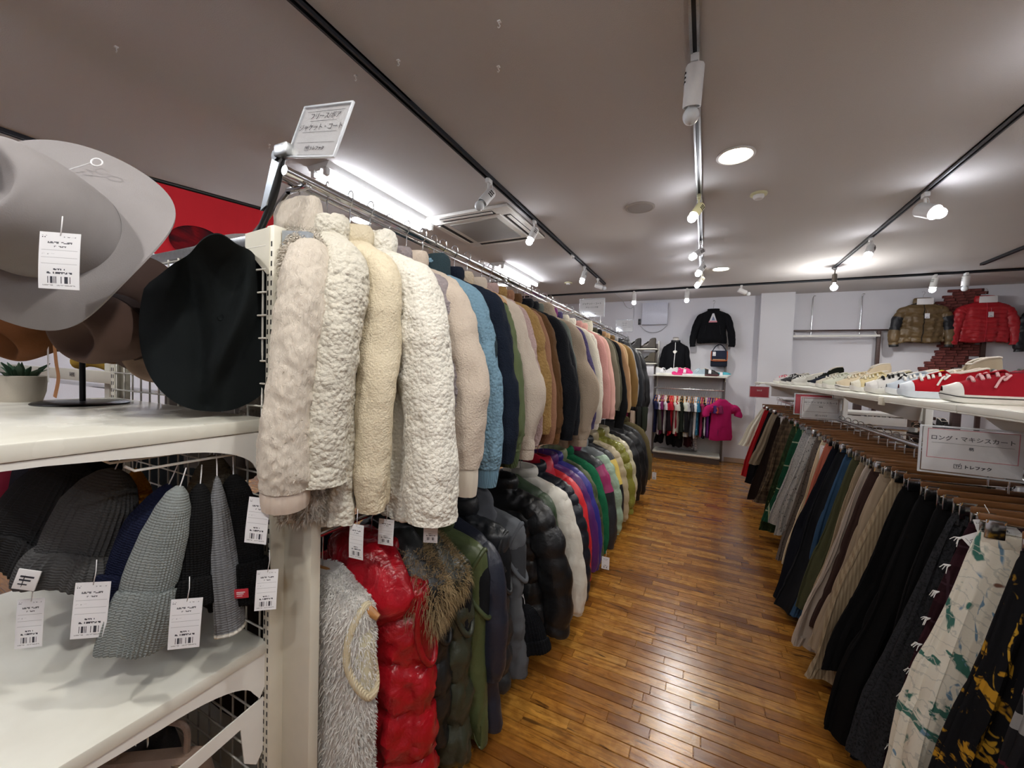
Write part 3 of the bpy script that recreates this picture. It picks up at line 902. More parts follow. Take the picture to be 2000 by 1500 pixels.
def sleeve_grid(s, W, SL, N, R, seed, r=.062, fl=1.0, yo=-.02, puff=None, taper=.7, bend=0., cr=1.0):
    zs = Z0 - .075
    c = [(s * W * .58, 0, zs - r * .62, r * .6, r * .62), (s * W * .88, 0, zs - r * .72, r * .86, r * .74), (s * (W * 1.0 + .012 * fl), yo * .2, zs - r * 1.55, r * 1.0, r * .8), (s * (W + .045 * fl), yo * .5, zs - SL * .36, r * 1.02, r * .78),
         (s * (W + (.075 + bend) * fl), yo * .9, zs - SL * .60, r * .97, r * .72), (s * (W + .09 * fl), yo * 1.1, zs - SL * .86, r * (.5 + taper * .45), r * (.44 + taper * .4)),
         (s * (W + .085 * fl), yo * 1.1, zs - SL, r * taper, r * taper * .86)]
    q = smooth_path(c, R)
    C = q[:, :3]; T = np.gradient(C, axis=0); T /= np.linalg.norm(T, axis=1)[:, None]
    V = np.array([0, 1., 0]); U = np.cross(V, T); U /= np.linalg.norm(U, axis=1)[:, None]; V2 = np.cross(T, U)
    a = np.arange(N) * 2 * PI / N
    P = C[:, None] + q[:, 3][:, None, None] * np.cos(a)[None, :, None] * U[:, None] + q[:, 4][:, None, None] * np.sin(a)[None, :, None] * V2[:, None]
    n = grid_normals(P)
    if n[R // 2, 0] @ (P[R // 2, 0] - C[R // 2]) < 0: n = -n
    t = np.linspace(0, 1, R)[:, None]
    ph = np.random.RandomState(abs(int(seed))).rand(3) * 7
    wr = .0042 * np.sin(t * (22 + ph[2]) + np.sin(a + ph[0]) * 2.6 + ph[1]) * (np.exp(-((t - .52) / .16) ** 2) + .8 * np.exp(-((t - .95) / .1) ** 2)) + .006 * wnoise(P, 15, seed, 2) * np.clip(t * 4, 0, 1) + .0025 * wnoise(P, 60, seed + 3, 2)
    wr = wr * (.4 + .6 * cr) - cr * .007 * crease(P, 34, seed + 4, (1, 1, .55)) * np.clip(t * 3, .2, 1) - cr * .003 * crease(P, 90, seed + 6, (1, 1, .8))
    if puff:
        pitch, amp = puff
        wr = wr + amp * (np.abs(np.sin(PI * t * SL / pitch)) ** .55 - .5) * np.clip(t * 6, 0, 1)
    return P + n * wr[..., None]

def tube_band(P_end, n_rows, length, grow, mat_scale=1.0):
    """band continuing a sleeve grid: P_end = last ring(s)"""
    a, b = P_end[-3], P_end[-1]
    c = b.mean(0); d = c - a.mean(0); d /= np.linalg.norm(d)
    rings = []
    for k in range(n_rows):
        q = k / (n_rows - 1)
        rings.append(c + (b - c) * (grow + .05 * math.sin(q * PI)) + d * length * (q - .08))
    rings.append(c + (b - c) * grow * .7 + d * length * .9); rings.append(c + (b - c) * grow * .55 + d * length * .5)
    return np.array(rings)

def collar_grid(w, d, h, N=32, lean=.0, z=None):
    z = Z0 if z is None else z
    h = h * .8; prof = [(1.12, -.034), (1.22, -.006), (1.2, h * .5), (1.1, h * .92), (1.0, h), (.9, h * .9), (.82, h * .3), (.8, -.02)]
    a = np.arange(N) * 2 * PI / N
    rings = []
    for k, zz in prof:
        back = .5 + .5 * np.sin(a)
        rings.append(np.stack([w * k * np.cos(a), d * k * np.sin(a) + lean * zz, z + zz * (.65 + .45 * back)], -1))
    return np.array(rings)

def hood_grid(W, drop, side, N=40, R=30, seed=0, y=.055, gap=.0):
    c = [(Z0 + .045, .055, .03, .3), (Z0 + .05, .088, .045, .55), (Z0 + .01, .118, .06, .9), (Z0 - drop * .35, .135, .07, 1.05), (Z0 - drop * .7, .12, .066, 1.15), (Z0 - drop * .93, .075, .046, 1.1), (Z0 - drop, .03, .02, 1.05)]
    q = smooth_path(c, R); a = np.arange(N) * 2 * PI / N
    P = np.stack([q[:, 1][:, None] * np.cos(a) * (W / .2), side * y * q[:, 3][:, None] + q[:, 2][:, None] * np.sin(a), np.repeat(q[:, 0][:, None], N, 1)], -1)
    P[..., 2] += .02 * np.cos(a)[None, :] * .0
    n = grid_normals(P)
    return P + n * (.010 * wnoise(P, 26, seed, 3) + .004 * wnoise(P, 120, seed, 2))[..., None]

def garment(name, label, cat, loc, group, fab, W=.2, L=.66, SL=.56, D=.06, sleeves=True, sl_fab=None, cuff=None, cuff_len=.05, collar=None, collar_h=.045, hem=None,
            puff=None, hood=None, hood_side=-1, hood_drop=.24, rot=0., seed=0, res=1, disp=None, flare=.02, fold=.008, r=.062, fl=1.0, yo=-.02, taper=.72, zip_m=None, yoke=None,
            armhole=None, fur=None, bend=0., shift=0., pocket=None, short=False, hood_fur=None, splay=None, badge=None, hood_dx=0.):
    N, R = {0: (22, 14), 1: (44, 34), 2: (80, 70), 3: (190, 190)}[res]
    NS, RS = {0: (12, 10), 1: (26, 30), 2: (44, 56), 3: (110, 160)}[res]
    t = thing(name, label, cat, loc, (0, 0, rot), group)
    cr = .3 if disp and res == 3 else .8
    P = body_grid(W, L, D, N, R, seed, puff, flare, fold, shift=shift, cr=cr)
    nn = None; slv = []
    if disp: P, nn = displace(P, disp, seed)
    # hem turned in
    last = P[-1]; c = last.mean(0)
    lip = [c + (last - c) * k + np.array([0, 0, dz]) for k, dz in ((.96, .002), (.9, .02), (.85, .08))]
    G = np.concatenate([P, np.array(lip)], 0)
    body = obj('body', MB().grid(G, True, True, True), fab, t)
    if yoke:
        rows = max(3, int(R * yoke[1])); Q = P[:rows]; n = grid_normals(Q)
        obj('yoke', MB().grid(Q + n * .004, True), yoke[0], t)
    if hem:
        rows = max(3, int(R * .12)); Q = P[-rows:]; cc = Q.mean(1, keepdims=True)
        Q2 = cc + (Q - cc) * np.array([.99, 1.06, 1.0]) ; Q2[..., 2] = Q[..., 2] - .012
        obj('hem_band', MB().grid(Q2, True, False, True), hem, t)
    if sleeves:
        for s in (1, -1):
            f2 = fl if splay is None else splay
            S = sleeve_grid(s, W, SL, NS, RS, seed + 17 * s, r, f2, yo, (puff[0], puff[1] * .8) if puff else None, taper, bend, cr)
            if disp:
                S, _ = displace(S, disp, seed + 5)
            slv.append(S)
            last = S[-1]; c = last.mean(0)
            S2 = np.concatenate([S, np.array([c + (last - c) * .88 + np.array([0, 0, .004]), c + (last - c) * .8 + np.array([0, 0, .05])])], 0)
            so = obj('sleeve', MB().grid(S2, True, True, True), sl_fab or fab, t)
            if cuff:
                obj('cuff', MB().grid(tube_band(S, 6, cuff_len, .92), True, False, True), cuff, so)
            if badge and s == 1:
                q = S[int(RS * badge[1]):int(RS * badge[2])]
                obj('sleeve_panel', MB().grid(q + grid_normals(q) * .003 * (1 if (grid_normals(q)[1, 0] @ (q[1, 0] - q[1].mean(0))) > 0 else -1), True), badge[0], so)
            elif badge:
                q = S[int(RS * badge[1]):int(RS * badge[2])]
                obj('sleeve_panel', MB().grid(q + grid_normals(q) * .003 * (1 if (grid_normals(q)[1, 0] @ (q[1, 0] - q[1].mean(0))) > 0 else -1), True), badge[0], so)
    if collar:
        cg = collar_grid(.078 * W / .2, .05, collar_h, 32 if res < 3 else 110)
        if disp and res == 3:
            cg = smooth_path(cg.reshape(len(cg), -1), 40).reshape(40, -1, 3); cg, _ = displace(cg, disp, seed + 2)
        obj('collar', MB().grid(cg, True), collar, t)
    if collar and fur and res == 2:
        k_ = int(len(cg) * .6); n = grid_normals(cg); n = n if (n[5, 0] @ (cg[5, 0] - cg[5].mean(0))) > 0 else -n; p, q = sample_grid(cg[:k_], n[:k_], int(fur[1] * .15), seed + 9); co_ = obj('pile', strands(p, q, fur[2], seed + 9, .8, .0015), fur[0], t); co_['kind'] = 'stuff'
    if hood:
        H = hood_grid(W, hood_drop, hood_side, seed=seed, N=40 if res < 3 else 120, R=30 if res < 3 else 90)
        H = H + np.array([hood_dx, 0, 0]) * np.clip((Z0 + .03 - H[..., 2:3]) / .12, 0, 1)
        if disp and res == 3: H, _ = displace(H, disp, seed)
        ho = obj('hood', MB().grid(H, True, True, True), hood, t)
        if hood_fur:
            n = grid_normals(H); p, q = sample_grid(H[int(len(H) * .35):], n[int(len(H) * .35):], hood_fur[1], seed)
            fo = obj('fur_trim', strands(p, q, hood_fur[2], seed, .9, .0011), hood_fur[0], ho); fo['kind'] = 'stuff'
    if zip_m:
        k = int(N * .75); z = P[2:-1, k]
        off = z + np.array([0, -.003, 0])
        obj('zip', MB().tube(off, .0045, 6, True), zip_m, t)
    if armhole:
        am, lin_m, rr = armhole
        for s in (1, -1):
            a = np.linspace(0, 2 * PI, 37)
            cx = s * (W * 1.02); cz = Z0 - .075 - .125
            def side_x(yy, dz_):
                sn = np.clip(np.abs(yy) / (D * .98), 0, .97) ** 1.25
                return W * 1.03 * np.sqrt(1 - sn ** 2) ** .75 - .03 * np.clip((dz_ - .02) / .1, 0, 1)
            q = np.stack([s * (side_x(.046 * np.cos(a), .125 * np.sin(a)) + .014), .046 * np.cos(a), cz + .125 * np.sin(a)], -1)
            obj('armhole_trim', MB().tube(q, rr, 12, False), am, t)
            disc = np.stack([np.stack([s * (side_x(.046 * k * np.cos(a), .125 * k * np.sin(a)) + .010), .046 * k * np.cos(a), cz + .125 * k * np.sin(a)], -1) for k in (1., .7, .35, .02)], 0)
            obj('armhole_lining', MB().grid(disc, False), lin_m, t)
    if fur:
        n = grid_normals(P); p, q = sample_grid(P, n, fur[1], seed)
        fo = obj('pile', strands(p, q, fur[2], seed, .8, fur[3] if len(fur) > 3 else .0012), fur[0], t); fo['kind'] = 'stuff'
        for k_, S in enumerate(slv):
            n = grid_normals(S); n = n if (n[20, 0] @ (S[20, 0] - S[20].mean(0))) > 0 else -n
            p, q = sample_grid(S, n, int(fur[1] * .6), seed + k_); so_ = obj('pile', strands(p, q, fur[2], seed + k_, .8, fur[3] if len(fur) > 3 else .0012), fur[0], t); so_['kind'] = 'stuff'
    if pocket:
        x, z, w2, h2, pm = pocket
        k = int(N * .75); yy = P[:, k, 1].min() - .006
        obj('pocket', MB().rbox((x, yy + .006, z), (w2, .016, h2), .006), pm, t)
    return t

def skirt(label, loc, fab, group, waist=.17, L=.8, hem=.36, seed=0, D=.05, pleats=9, amp=.012, rot=0., band=None, name='skirt', cat='skirt', extra=None, N=96, R=44, gather=0., fringe=None):
    t = thing(name, label, cat, loc, (0, 0, rot), group)
    q = np.linspace(0, 1, R)
    w = waist + (hem - waist) * (q ** .9); w[0] = waist * .985
    d = .016 + (D - .016) * np.clip(q * 1.6, 0, 1)
    a = np.arange(N) * 2 * PI / N; ca, sa = np.cos(a), np.sin(a)
    rs = np.random.RandomState(abs(int(seed))); ph = rs.rand(6) * 7
    X = w[:, None] * np.sign(ca) * np.abs(ca) ** .7; Y = d[:, None] * np.sign(sa) * np.abs(sa) ** .8
    u = np.sign(ca) * np.abs(ca) ** .7
    ww = amp * np.clip(q * 1.3, .08, 1)[:, None]
    Y = Y + ww * (np.sin(u * pleats * 1.9 + ph[0]) + .55 * np.sin(u * pleats * 3.7 + ph[1] + q[:, None] * 1.5)) + gather * np.sin(u * 60) * np.exp(-q[:, None] * 6)
    X = X + ww * .8 * np.sin(q[:, None] * 7 + ph[2]) + .01 * q[:, None] * np.sin(sa * 3 + ph[3])
    Z = -.004 - L * q[:, None] + .012 * q[:, None] * np.sin(u * 5 + ph[4]) + 0 * X
    P = np.stack([X, Y, Z], -1)
    fo = .5 + .5 * np.sin(a * (pleats + 9) + ph[5] + 1.2 * q[:, None])
    P = P + ((wnoise(P, 14, seed, 3) * .006 - .010 * fo ** 2 - .007 * crease(P, 42, seed, (1, 1, .16))) * np.clip(q * 2.2, 0, 1)[:, None])[..., None] * grid_normals(P)
    last = P[-1]; c = last.mean(0)
    G = np.concatenate([P, np.array([c + (last - c) * .97 + (0, 0, .003), c + (last - c) * .93 + (0, 0, .05)])], 0)
    obj('panel', MB().grid(G, True, True, True), fab, t)
    wb = P[:4].copy(); n = grid_normals(wb); wb = wb + n * .003; wb[0] = P[0] + n[0] * .002
    Bn = np.stack([P[0] + (0, 0, .002), P[0] * (1.015, 1.25, 1) + (0, 0, .003), P[0] * (1.02, 1.3, 1) + (0, 0, -.028), P[0] * (1.0, 1.1, 1) + (0, 0, -.032)], 0)
    obj('waistband', MB().grid(Bn, True), band or fab, t)
    if fringe:
        fm, s_, nfr = fringe
        for k in range(nfr):
            F = MB()
            i = int((.06 + .9 * k / nfr) * R); j = 0 if s_ > 0 else N // 2
            p = P[i, j]
            for e in range(4):
                dx = s_ * (.018 + .012 * rs.rand()); F.tube([p, p + (dx * .5, -.010 + .007 * e, -.004), p + (dx * .8, -.02 + .012 * e, -.012 - .012 * rs.rand())], [.0016, .0013, .0009], 5)
            obj('fringe_tuft', F, fm, t)
    return t

M_clipwood = mk_wood('clip_hanger_wood', '#5e3c20', '#8a5c34', .4)
def make_clip_hanger(label, group, loc, half=.17):
    t = thing('clip_hanger', label, 'hanger', loc, group=group)
    hp = [(-.008, 0, .004)] + [(-.016 * math.cos(a), 0, .004 + .017 * math.sin(a)) for a in np.linspace(.5, PI, 9)] + [(.017, 0, -.006), (.008, 0, -.022), (0, 0, -.034), (0, 0, -.07)]
    obj('hook', MB().tube(smooth_path(hp, 26), .0023, 7), M_chrome, t)
    obj('hanger_bar', MB().rbox((0, 0, -.088), (half * 2.1, .009, .020), .004), M_clipwood, t)
    obj('clip_rod', MB().cyl((-half * 1.04, -.012, -.098), (half * 1.04, -.012, -.098), .003, n=8), M_chrome, t)
    for s in (-1, 1):
        x = s * half * .9
        m = MB().rbox((x, -.016, -.115), (.038, .006, .05), .002).rbox((x, .012, -.115), (.038, .006, .05), .002).tube([(x - .016, -.016, -.1), (x - .016, -.024, -.088), (x + .016, -.024, -.088), (x + .016, -.016, -.1)], .0022, 6).tube([(x - .016, .012, -.1), (x - .016, .02, -.088), (x + .016, .02, -.088), (x + .016, .012, -.1)], .0022, 6)
        obj('clip', m, M_chrome, t)
        obj('clip_pad', MB().rbox((x, -.002, -.132), (.032, .018, .014), .003), M_black, t)
    return t
# ------------------------------------------------------------------ left gondola with its end-cap shelves
GX, GY = -1.02, .66
t = thing('gondola_frame', 'cream steel gondola frame with slotted uprights between hats and coats', 'display rack', (0, 0, 0))
for x in (GX, -1.93):
    up = obj('upright', MB().rbox((x, GY, .9), (.03, .045, 1.80), .003), M_offwhite, t)
    sl = MB()
    for k in range(66):
        for dx in (-.007, .007):
            sl.bbox((x + dx - .0022, GY - .0232, .12 + k * .025), (x + dx + .0022, GY - .0222, .133 + k * .025))
    so = obj('slots', sl, M_black, up, False); so['kind'] = 'stuff'
obj('end_panel', MB().rbox((-.955, GY + .03, .88), (.118, .03, 1.76), .004), M_offwhite, t)
obj('corner_plate', MB().prism([(-1.0, 1.72), (-.965, 1.715), (-.90, 1.735), (-.90, 1.775), (-1.0, 1.79)], GY - .004, GY + .012), plain('grey_plate', '#9aa0a6', .4, .3), t, False, label='grey metal corner plate with embossed mark')
obj('plate_mark', MB().lathe((-.978, GY - .005, 1.755), [(.008, 0), (.010, 0), (.010, .001), (.008, .001)], 20, M=Matrix.Rotation(PI / 2, 3, 'X')).bbox((-.962, GY - .0055, 1.748), (-.925, GY - .0045, 1.758)), M_white, t, False)
obj('top_flag', MB().prism([(-1.02, 1.795), (-1.125, 1.79), (-1.125, 1.755), (-1.06, 1.70), (-1.03, 1.675), (-1.02, 1.675)], GY - .024, GY - .02), M_offwhite, t, False)
obj('base_kick', MB().bbox((-1.93, .68, 0), (-.9, 5.6, .09)), M_offwhite, t, False)
obj('top_beam', MB().rbox((-1.475, GY, 1.775), (.88, .03, .03), .003), M_steel, t)

g = thing('wire_grid_panel', 'white wire grid panel behind the hats and beanies', 'grid panel', (0, GY - .018, 0))
M_wire = plain('white_wire', '#cfccc2', .35, .2)
vw = MB().cyl((0, 0, .12), (0, 0, 1.76), .0026, n=6).mesh('wire'); hw = MB().cyl((-1.92, -.004, 0), (-1.035, -.004, 0), .0026, n=6).mesh('wire')
for k in range(15): obj('wire', vw, M_wire, g, loc=(-1.055 - k * .061, 0, 0))
for k in range(28): obj('wire', hw, M_wire, g, loc=(0, 0, .13 + k * .06))

def shelf(z, label):
    s = thing('display_shelf', label, 'shelf', (0, 0, 0))
    t_ = NT(label[:20]); v = t_.coord(); n = t_.noise(v, 45., 4); n2 = t_.noise(v, 7., 3)
    t_.color(t_.ramp(n2, [(.3, '#dcdacd'), (.7, '#e9e8dd')])); t_.set(Roughness=t_.math('MULTIPLY_ADD', n2, .3, .10 if z > 1 else .35)); t_.bump(n, .1, .002)
    obj('board', MB().rbox((-1.475, .42, z - .016), (.91, .445, .032), .004), t_.m, s)
    for x in (-1.026, -1.924):
        o_ = [(.64, z - .033), (.19, z - .033), (.19, z - .045)] + [(.25 + .16 * q, z - .046 - .012 * q) for q in np.linspace(0, 1, 6)] + \
             [(.41 + .20 * math.sin(q), z - .058 - .075 * (1 - math.cos(q))) for q in np.linspace(.15, 1.45, 10)] + [(.625, z - .15), (.64, z - .12)]
        br = MB().prism(o_, -.002, .002)
        br.v = [np.stack([q[:, 1] + x, q[:, 0], q[:, 2]], -1) for q in br.v]
        obj('bracket', br, M_white, s, False)
    return s
shelf(1.30, 'glossy white upper end shelf holding the felt hats')
shelf(.70, 'worn white lower end shelf below the hanging beanies')
a = thing('bracket_arm', 'loose white bracket arm on the upright under the lower shelf', 'bracket', (-1.03, .64, .5))
br = MB().prism([(0.0, .045), (-.50, -.02), (-.50, -.06), (-.06, -.0), (-.05, -.10), (-.02, -.13), (0, -.10)], -.002, .002)
br.v = [np.stack([q[:, 1], q[:, 0], q[:, 2]], -1) for q in br.v]
obj('plate', br, M_white, a, False)
obj('slot_tabs', MB().bbox((-.004, -.002, -.08), (.004, .02, -.05)).bbox((-.004, -.002, 0), (.004, .02, .03)), M_white, a, False)

# coat rail
r_ = thing('coat_rail', 'chrome upper rail carrying the fleece coats', 'clothes rail', (-1.0, 0, 1.945))
obj('tube', MB().cyl((0, .66, 0), (0, 5.75, 0), .0125, n=18), M_chrome, r_)
obj('tube', MB().cyl((-.055, .66, .0), (-.055, 5.75, .0), .008, n=14), M_chrome, r_)
for y in (.72, 1.9, 3.1, 4.3, 5.6):
    obj('bracket', MB().rbox((-.03, y, -.016), (.09, .018, .012), .003).cyl((-.075, y, -.02), (-.3, y, -.16), .007, n=8), M_chrome, r_)
r2 = thing('coat_rail', 'chrome lower rail carrying the padded jackets', 'clothes rail', (-.97, 0, .962))
obj('tube', MB().cyl((0, .70, 0), (0, 6.0, 0), .0125, n=18), M_chrome, r2)
for y in (.74, 1.9, 3.1, 4.3, 5.8):
    obj('bracket', MB().rbox((-.2, y, 0), (.4, .016, .03), .003), M_offwhite, r2)

# sign arm at the head of the rail
a = thing('hinged_sign_mount', 'hinged grey metal arm with black lower link at the rail head', 'sign arm', (-1.02, .66, 1.78))
obj('plate', MB().prism([(-.075, .075), (-.05, .085), (.012, .205), (.0, .222), (-.022, .215), (-.032, .19)], -.003, .003), plain('zinc_plate', '#a9b0b5', .35, .7), a, False)
obj('pivot', MB().cyl((-.006, -.010, .205), (-.006, .008, .205), .013, n=20), M_blackmetal, a)
obj('link', MB().tube(smooth_path([(.0, .006, .2), (-.03, .008, .12), (-.08, .01, .05), (-.14, .012, -.02)], 20), .009, 10), M_black, a)
obj('socket', MB().rbox((.022, 0, .212), (.05, .03, .03), .004), M_steel, a)

sign('tilted clear sign holder above the head of the coat rail', (-.895, .655, 1.955), (-.20, .22, -.06), .19, .137,
     [('フリース/ボア', .0195, .004, .108, .004), ('ジャケット・コート', .0195, 0, .078, .004)], None,
     underline=[(-.05, .055, .096), (-.068, .068, .066), (-.075, .075, .038), (-.075, .075, .122)], logo=(.0, .022, .011))
sign('clear sign holder standing on the rail above the pink coats', (-1.155, 4.3, 2.06), (0, 0, 0), .28, .20,
     [('ジャケット・コート', .024, 0, .145, .004), ('クリーニング済', .02, 0, .105, .004)], None, underline=[(-.11, .11, .06)], logo=(0, .03, .012), stem=[(.10, .004, .01), (.10, .004, -.06), (.13, .0, -.105)])
sign('clear sign holder on the rail near the far end, before the white wall box', (-1.06, 5.75, 2.04), (0, 0, 0), .24, .17,
     [('ウール', .022, 0, .12, .004), ('コート', .02, 0, .09, .004)], None, underline=[(-.09, .09, .06)], stem=[(.04, .004, .01), (.04, .004, -.05), (.055, 0, -.085)])

# ------------------------------------------------------------------ coats on the upper rail
UG = 'coats on the upper rail'
RX, RZ = -1.0, 1.958
cream_rib = fabric('rib', '#d9cdbb'); 
def up(y, label, fab, **kw):
    rz_ = kw.pop('rot', .10 * math.sin(y * 37.7)); nm = kw.pop('name', 'coat'); mk = kw.pop('marker', None); dx = kw.pop('dx', 0.); tags = kw.pop('tags', ())
    g_ = garment(nm, label, kw.pop('cat', 'coat'), (RX + dx, y, RZ), UG, fab, rot=rz_, seed=int(y * 1000) % 9973, **kw)
    make_hanger('wooden coat hanger hooked on the upper chrome rail', 'hangers on the upper rail', (RX + dx, y, RZ), mk, half=.19).rotation_euler = (0, 0, rz_)
    for tg in tags:
        price_tag(g_, *tg[:1], **(tg[1] if len(tg) > 1 else {}))
    return g_
S = fabric
up(.745, 'cream long-pile plush coat, first on the upper rail', S('plush', '#d8cec0'), W=.185, L=.78, SL=.60, D=.055, res=3, rot=-.45, disp='plush', collar=S('plush', '#d8cec0'), collar_h=.10, r=.074, yo=-.055,
   taper=.85, cuff=S('cotton', '#cfc0b2'), cuff_len=.05, marker='red', fur=(S('plush', '#ded6c9'), 26000, .017, .0015), dx=-.06, fl=.6,
   tags=[((.235, -.11, -.82), dict(w=.05, h=.105, rz=.9, ry=.08)),])
up(.80, 'white curly sherpa coat with wide short sleeve, second on the upper rail', S('sherpa', '#d5d0c2'), W=.185, L=.80, SL=.60, D=.05, res=3, disp='sherpa', collar=S('sherpa', '#d5d0c2'), collar_h=.05, r=.074, yo=-.05, taper=.95, rot=-.42, dx=-.015, marker='red', fl=.2)
up(.87, 'ivory fleece jacket with narrow bent sleeve, third on the upper rail', S('fleece', '#dcd0b6'), W=.185, L=.76, SL=.70, D=.045, res=3, disp='fleece', rot=-.22, collar=S('fleece', '#dcd0b6'), r=.062, yo=-.04, taper=.6, marker='navy',
   tags=[((.22, -.085, -.93), dict(w=.047, h=.09, rz=.3, ry=-.03)),], fl=.35)
up(.95, 'large white nubby sherpa coat with the widest sleeve, fourth on the upper rail', S('sherpa', '#e6e2d6'), W=.215, L=.83, SL=.735, D=.06, res=3, disp='sherpa', collar=S('sherpa', '#e6e2d6'), collar_h=.06, r=.082, yo=-.02, taper=1.0, fl=1.1,
   tags=[((.30, .0, -.95), dict(rz=.5)), ((.19, -.07, -.96), dict(w=.05, h=.075, rz=.3))], marker='pink')
up(1.055, 'mauve-grey curly fleece coat between white and oatmeal coats', S('sherpa', '#948b8d'), W=.20, L=.72, SL=.62, D=.045, res=2, disp='curly', collar=S('sherpa', '#948b8d'), r=.062, dx=-.02)
up(1.125, 'oatmeal fleece jacket with smooth pale cuffs', S('fleece', '#c8baab'), W=.205, L=.66, SL=.62, D=.05, res=2, disp='fleece', collar=S('fleece', '#c8baab'), r=.072, fl=1.25, taper=.72, cuff=S('cotton', '#d3cabb'), cuff_len=.10, marker='pink', bend=.02)
up(1.215, 'light blue teddy jacket with ribbed blue cuffs', S('sherpa', '#7393a6'), W=.205, L=.70, SL=.66, D=.05, res=2, disp='fleece', collar=S('sherpa', '#7393a6'), r=.062, fl=1.2, cuff=S('rib', '#6d8fa3'), cuff_len=.075, taper=.8)
up(1.285, 'dark teal green jacket mostly hidden beside the light blue one', S('fleece', '#26343a'), W=.205, L=.66, SL=.60, res=1, hood=S('fleece', '#2b3a40'), hood_drop=.2)
up(1.345, 'navy fleece coat with plain round shoulder', S('fleece', '#171e2b'), W=.215, L=.74, SL=.66, res=2, disp='fleece', collar=S('fleece', '#171e2b'), r=.066, fl=1.1)
up(1.43, 'curly tan jacket with smooth olive green sleeves', S('sherpa', '#b09a80'), W=.205, L=.70, SL=.62, res=2, disp='curly', sl_fab=S('cotton', '#566043'), cuff=S('rib', '#4d5a3d'), cuff_len=.075, collar=S('sherpa', '#b8ab98'), r=.066, fl=1.2, marker='yellow',
   badge=(S('sherpa', '#b08f6c'), 0.0, .3))
up(1.53, 'pale beige fleece jacket with crumpled sleeve beside the olive sleeves', S('fleece', '#b9ada0'), W=.215, L=.78, SL=.64, res=2, disp='fleece', collar=S('fleece', '#b9ada0'), r=.066, fl=1.1, bend=.03, cuff=S('fleece', '#b9ada0'), cuff_len=.05)
up(1.66, 'dusty pink boucle jacket with gathered cuffs', S('sherpa', '#a9928f'), W=.20, L=.68, SL=.64, res=2, disp='fleece', collar=S('sherpa', '#a9928f'), r=.06, fl=1.2, tags=[((.24, -.03, -.80), dict(w=.05, h=.09, rz=.4))])
up(1.745, 'mustard yellow boucle coat', S('sherpa', '#93764a'), W=.205, L=.68, SL=.60, res=2, disp='fleece', collar=S('sherpa', '#93764a'), r=.058, fl=1.2)
up(1.83, 'rust brown fleece coat just behind the mustard one', S('fleece', '#8b6650'), W=.205, L=.70, SL=.66, res=1, collar=S('fleece', '#8b6650'), r=.058, fl=1.2)
up(1.93, 'chestnut brown plush coat with turned-up cuffs', S('plush', '#5a4028'), W=.205, L=.70, SL=.62, res=2, disp='plush', collar=S('plush', '#5a4028'), r=.062, fl=1.25, cuff=S('fleece', '#6b4a2c'), cuff_len=.06)
up(2.07, 'black boa fleece coat with two long sleeves', S('fleece', '#14161b'), W=.215, L=.76, SL=.68, res=2, collar=S('fleece', '#14161b'), r=.066, fl=1.2, bend=.01, marker='yellow')
up(2.17, 'second black fleece coat directly behind the black boa one', S('plush', '#1a1c21'), W=.205, L=.7, SL=.66, res=1, collar=S('plush', '#1a1c21'), r=.062, fl=1.35)
up(2.25, 'grey-green striped jacket showing as a sliver beside black fleece', S('wool', '#59605a'), W=.20, L=.68, SL=.6, res=1, collar=S('wool', '#59605a'))
up(2.37, 'beige fleece hooded coat with bulging shoulder in the middle of the rail', S('fleece', '#9e8f7e'), W=.215, L=.86, SL=.72, res=2, disp='fleece', hood=S('fleece', '#9e8f7e'), hood_drop=.2, r=.078, fl=1.15, bend=.04, cuff=S('fleece', '#a89886'), cuff_len=.05)
up(2.50, 'magenta purple fleece jacket peeking out behind the beige one', S('fleece', '#6a2a62'), W=.205, L=.68, SL=.64, res=1, collar=S('fleece', '#6f2e66'), collar_h=.06, r=.06)
up(2.61, 'deep violet boa coat with only its cuff showing', S('sherpa', '#4a4266'), W=.205, L=.7, SL=.68, res=1, collar=S('sherpa', '#4a4266'), fl=1.3)
up(2.74, 'ivory shearling coat with white cuff in the middle of the rail', S('fleece', '#cfc8b8'), W=.21, L=.80, SL=.66, res=2, collar=S('fleece', '#cfc8b8'), r=.066, fl=1.1, cuff=S('sherpa', '#dcd6c8'), cuff_len=.05)
up(2.93, 'white boa coat tucked behind the ivory shearling', S('sherpa', '#d8d2c6'), W=.20, L=.78, SL=.68, res=1, collar=S('sherpa', '#d8d2c6'), r=.06)
up(3.10, 'salmon pink fleece coat', S('fleece', '#bd8b85'), W=.205, L=.70, SL=.66, res=1, collar=S('fleece', '#bd8b85'), r=.062, fl=1.15, tags=[((.27, -.06, -.76), dict(w=.05, h=.09))])
up(3.26, 'pale pink coat behind the salmon one', S('wool', '#cda196'), W=.205, L=.72, SL=.68, res=1, collar=S('wool', '#cda196'), r=.06, fl=1.2)
up(3.42, 'grey-olive coat with broad cream shearling collar', S('wool', '#6d6758'), W=.205, L=.74, SL=.62, res=1, collar=S('sherpa', '#dfdac6'), collar_h=.10, r=.062, fl=1.2, yoke=(S('sherpa', '#dfdac6'), .2))
up(3.60, 'dark khaki wool coat behind the cream collar', S('wool', '#4c4a3c'), W=.205, L=.70, SL=.64, res=1, collar=S('wool', '#4c4a3c'))
up(3.78, 'black knit coat with long black cuffs', S('wool', '#18181a'), W=.205, L=.72, SL=.74, res=1, collar=S('wool', '#18181a'), r=.06, fl=1.3, cuff=S('rib', '#17171a'), cuff_len=.09)
up(3.96, 'camel tan wool coat with pale price tag at the cuff', S('wool', '#a88360'), W=.21, L=.80, SL=.66, res=1, collar=S('wool', '#a88360'), r=.064, fl=1.2, tags=[((.30, -.06, -.66), dict(w=.06, h=.075))])
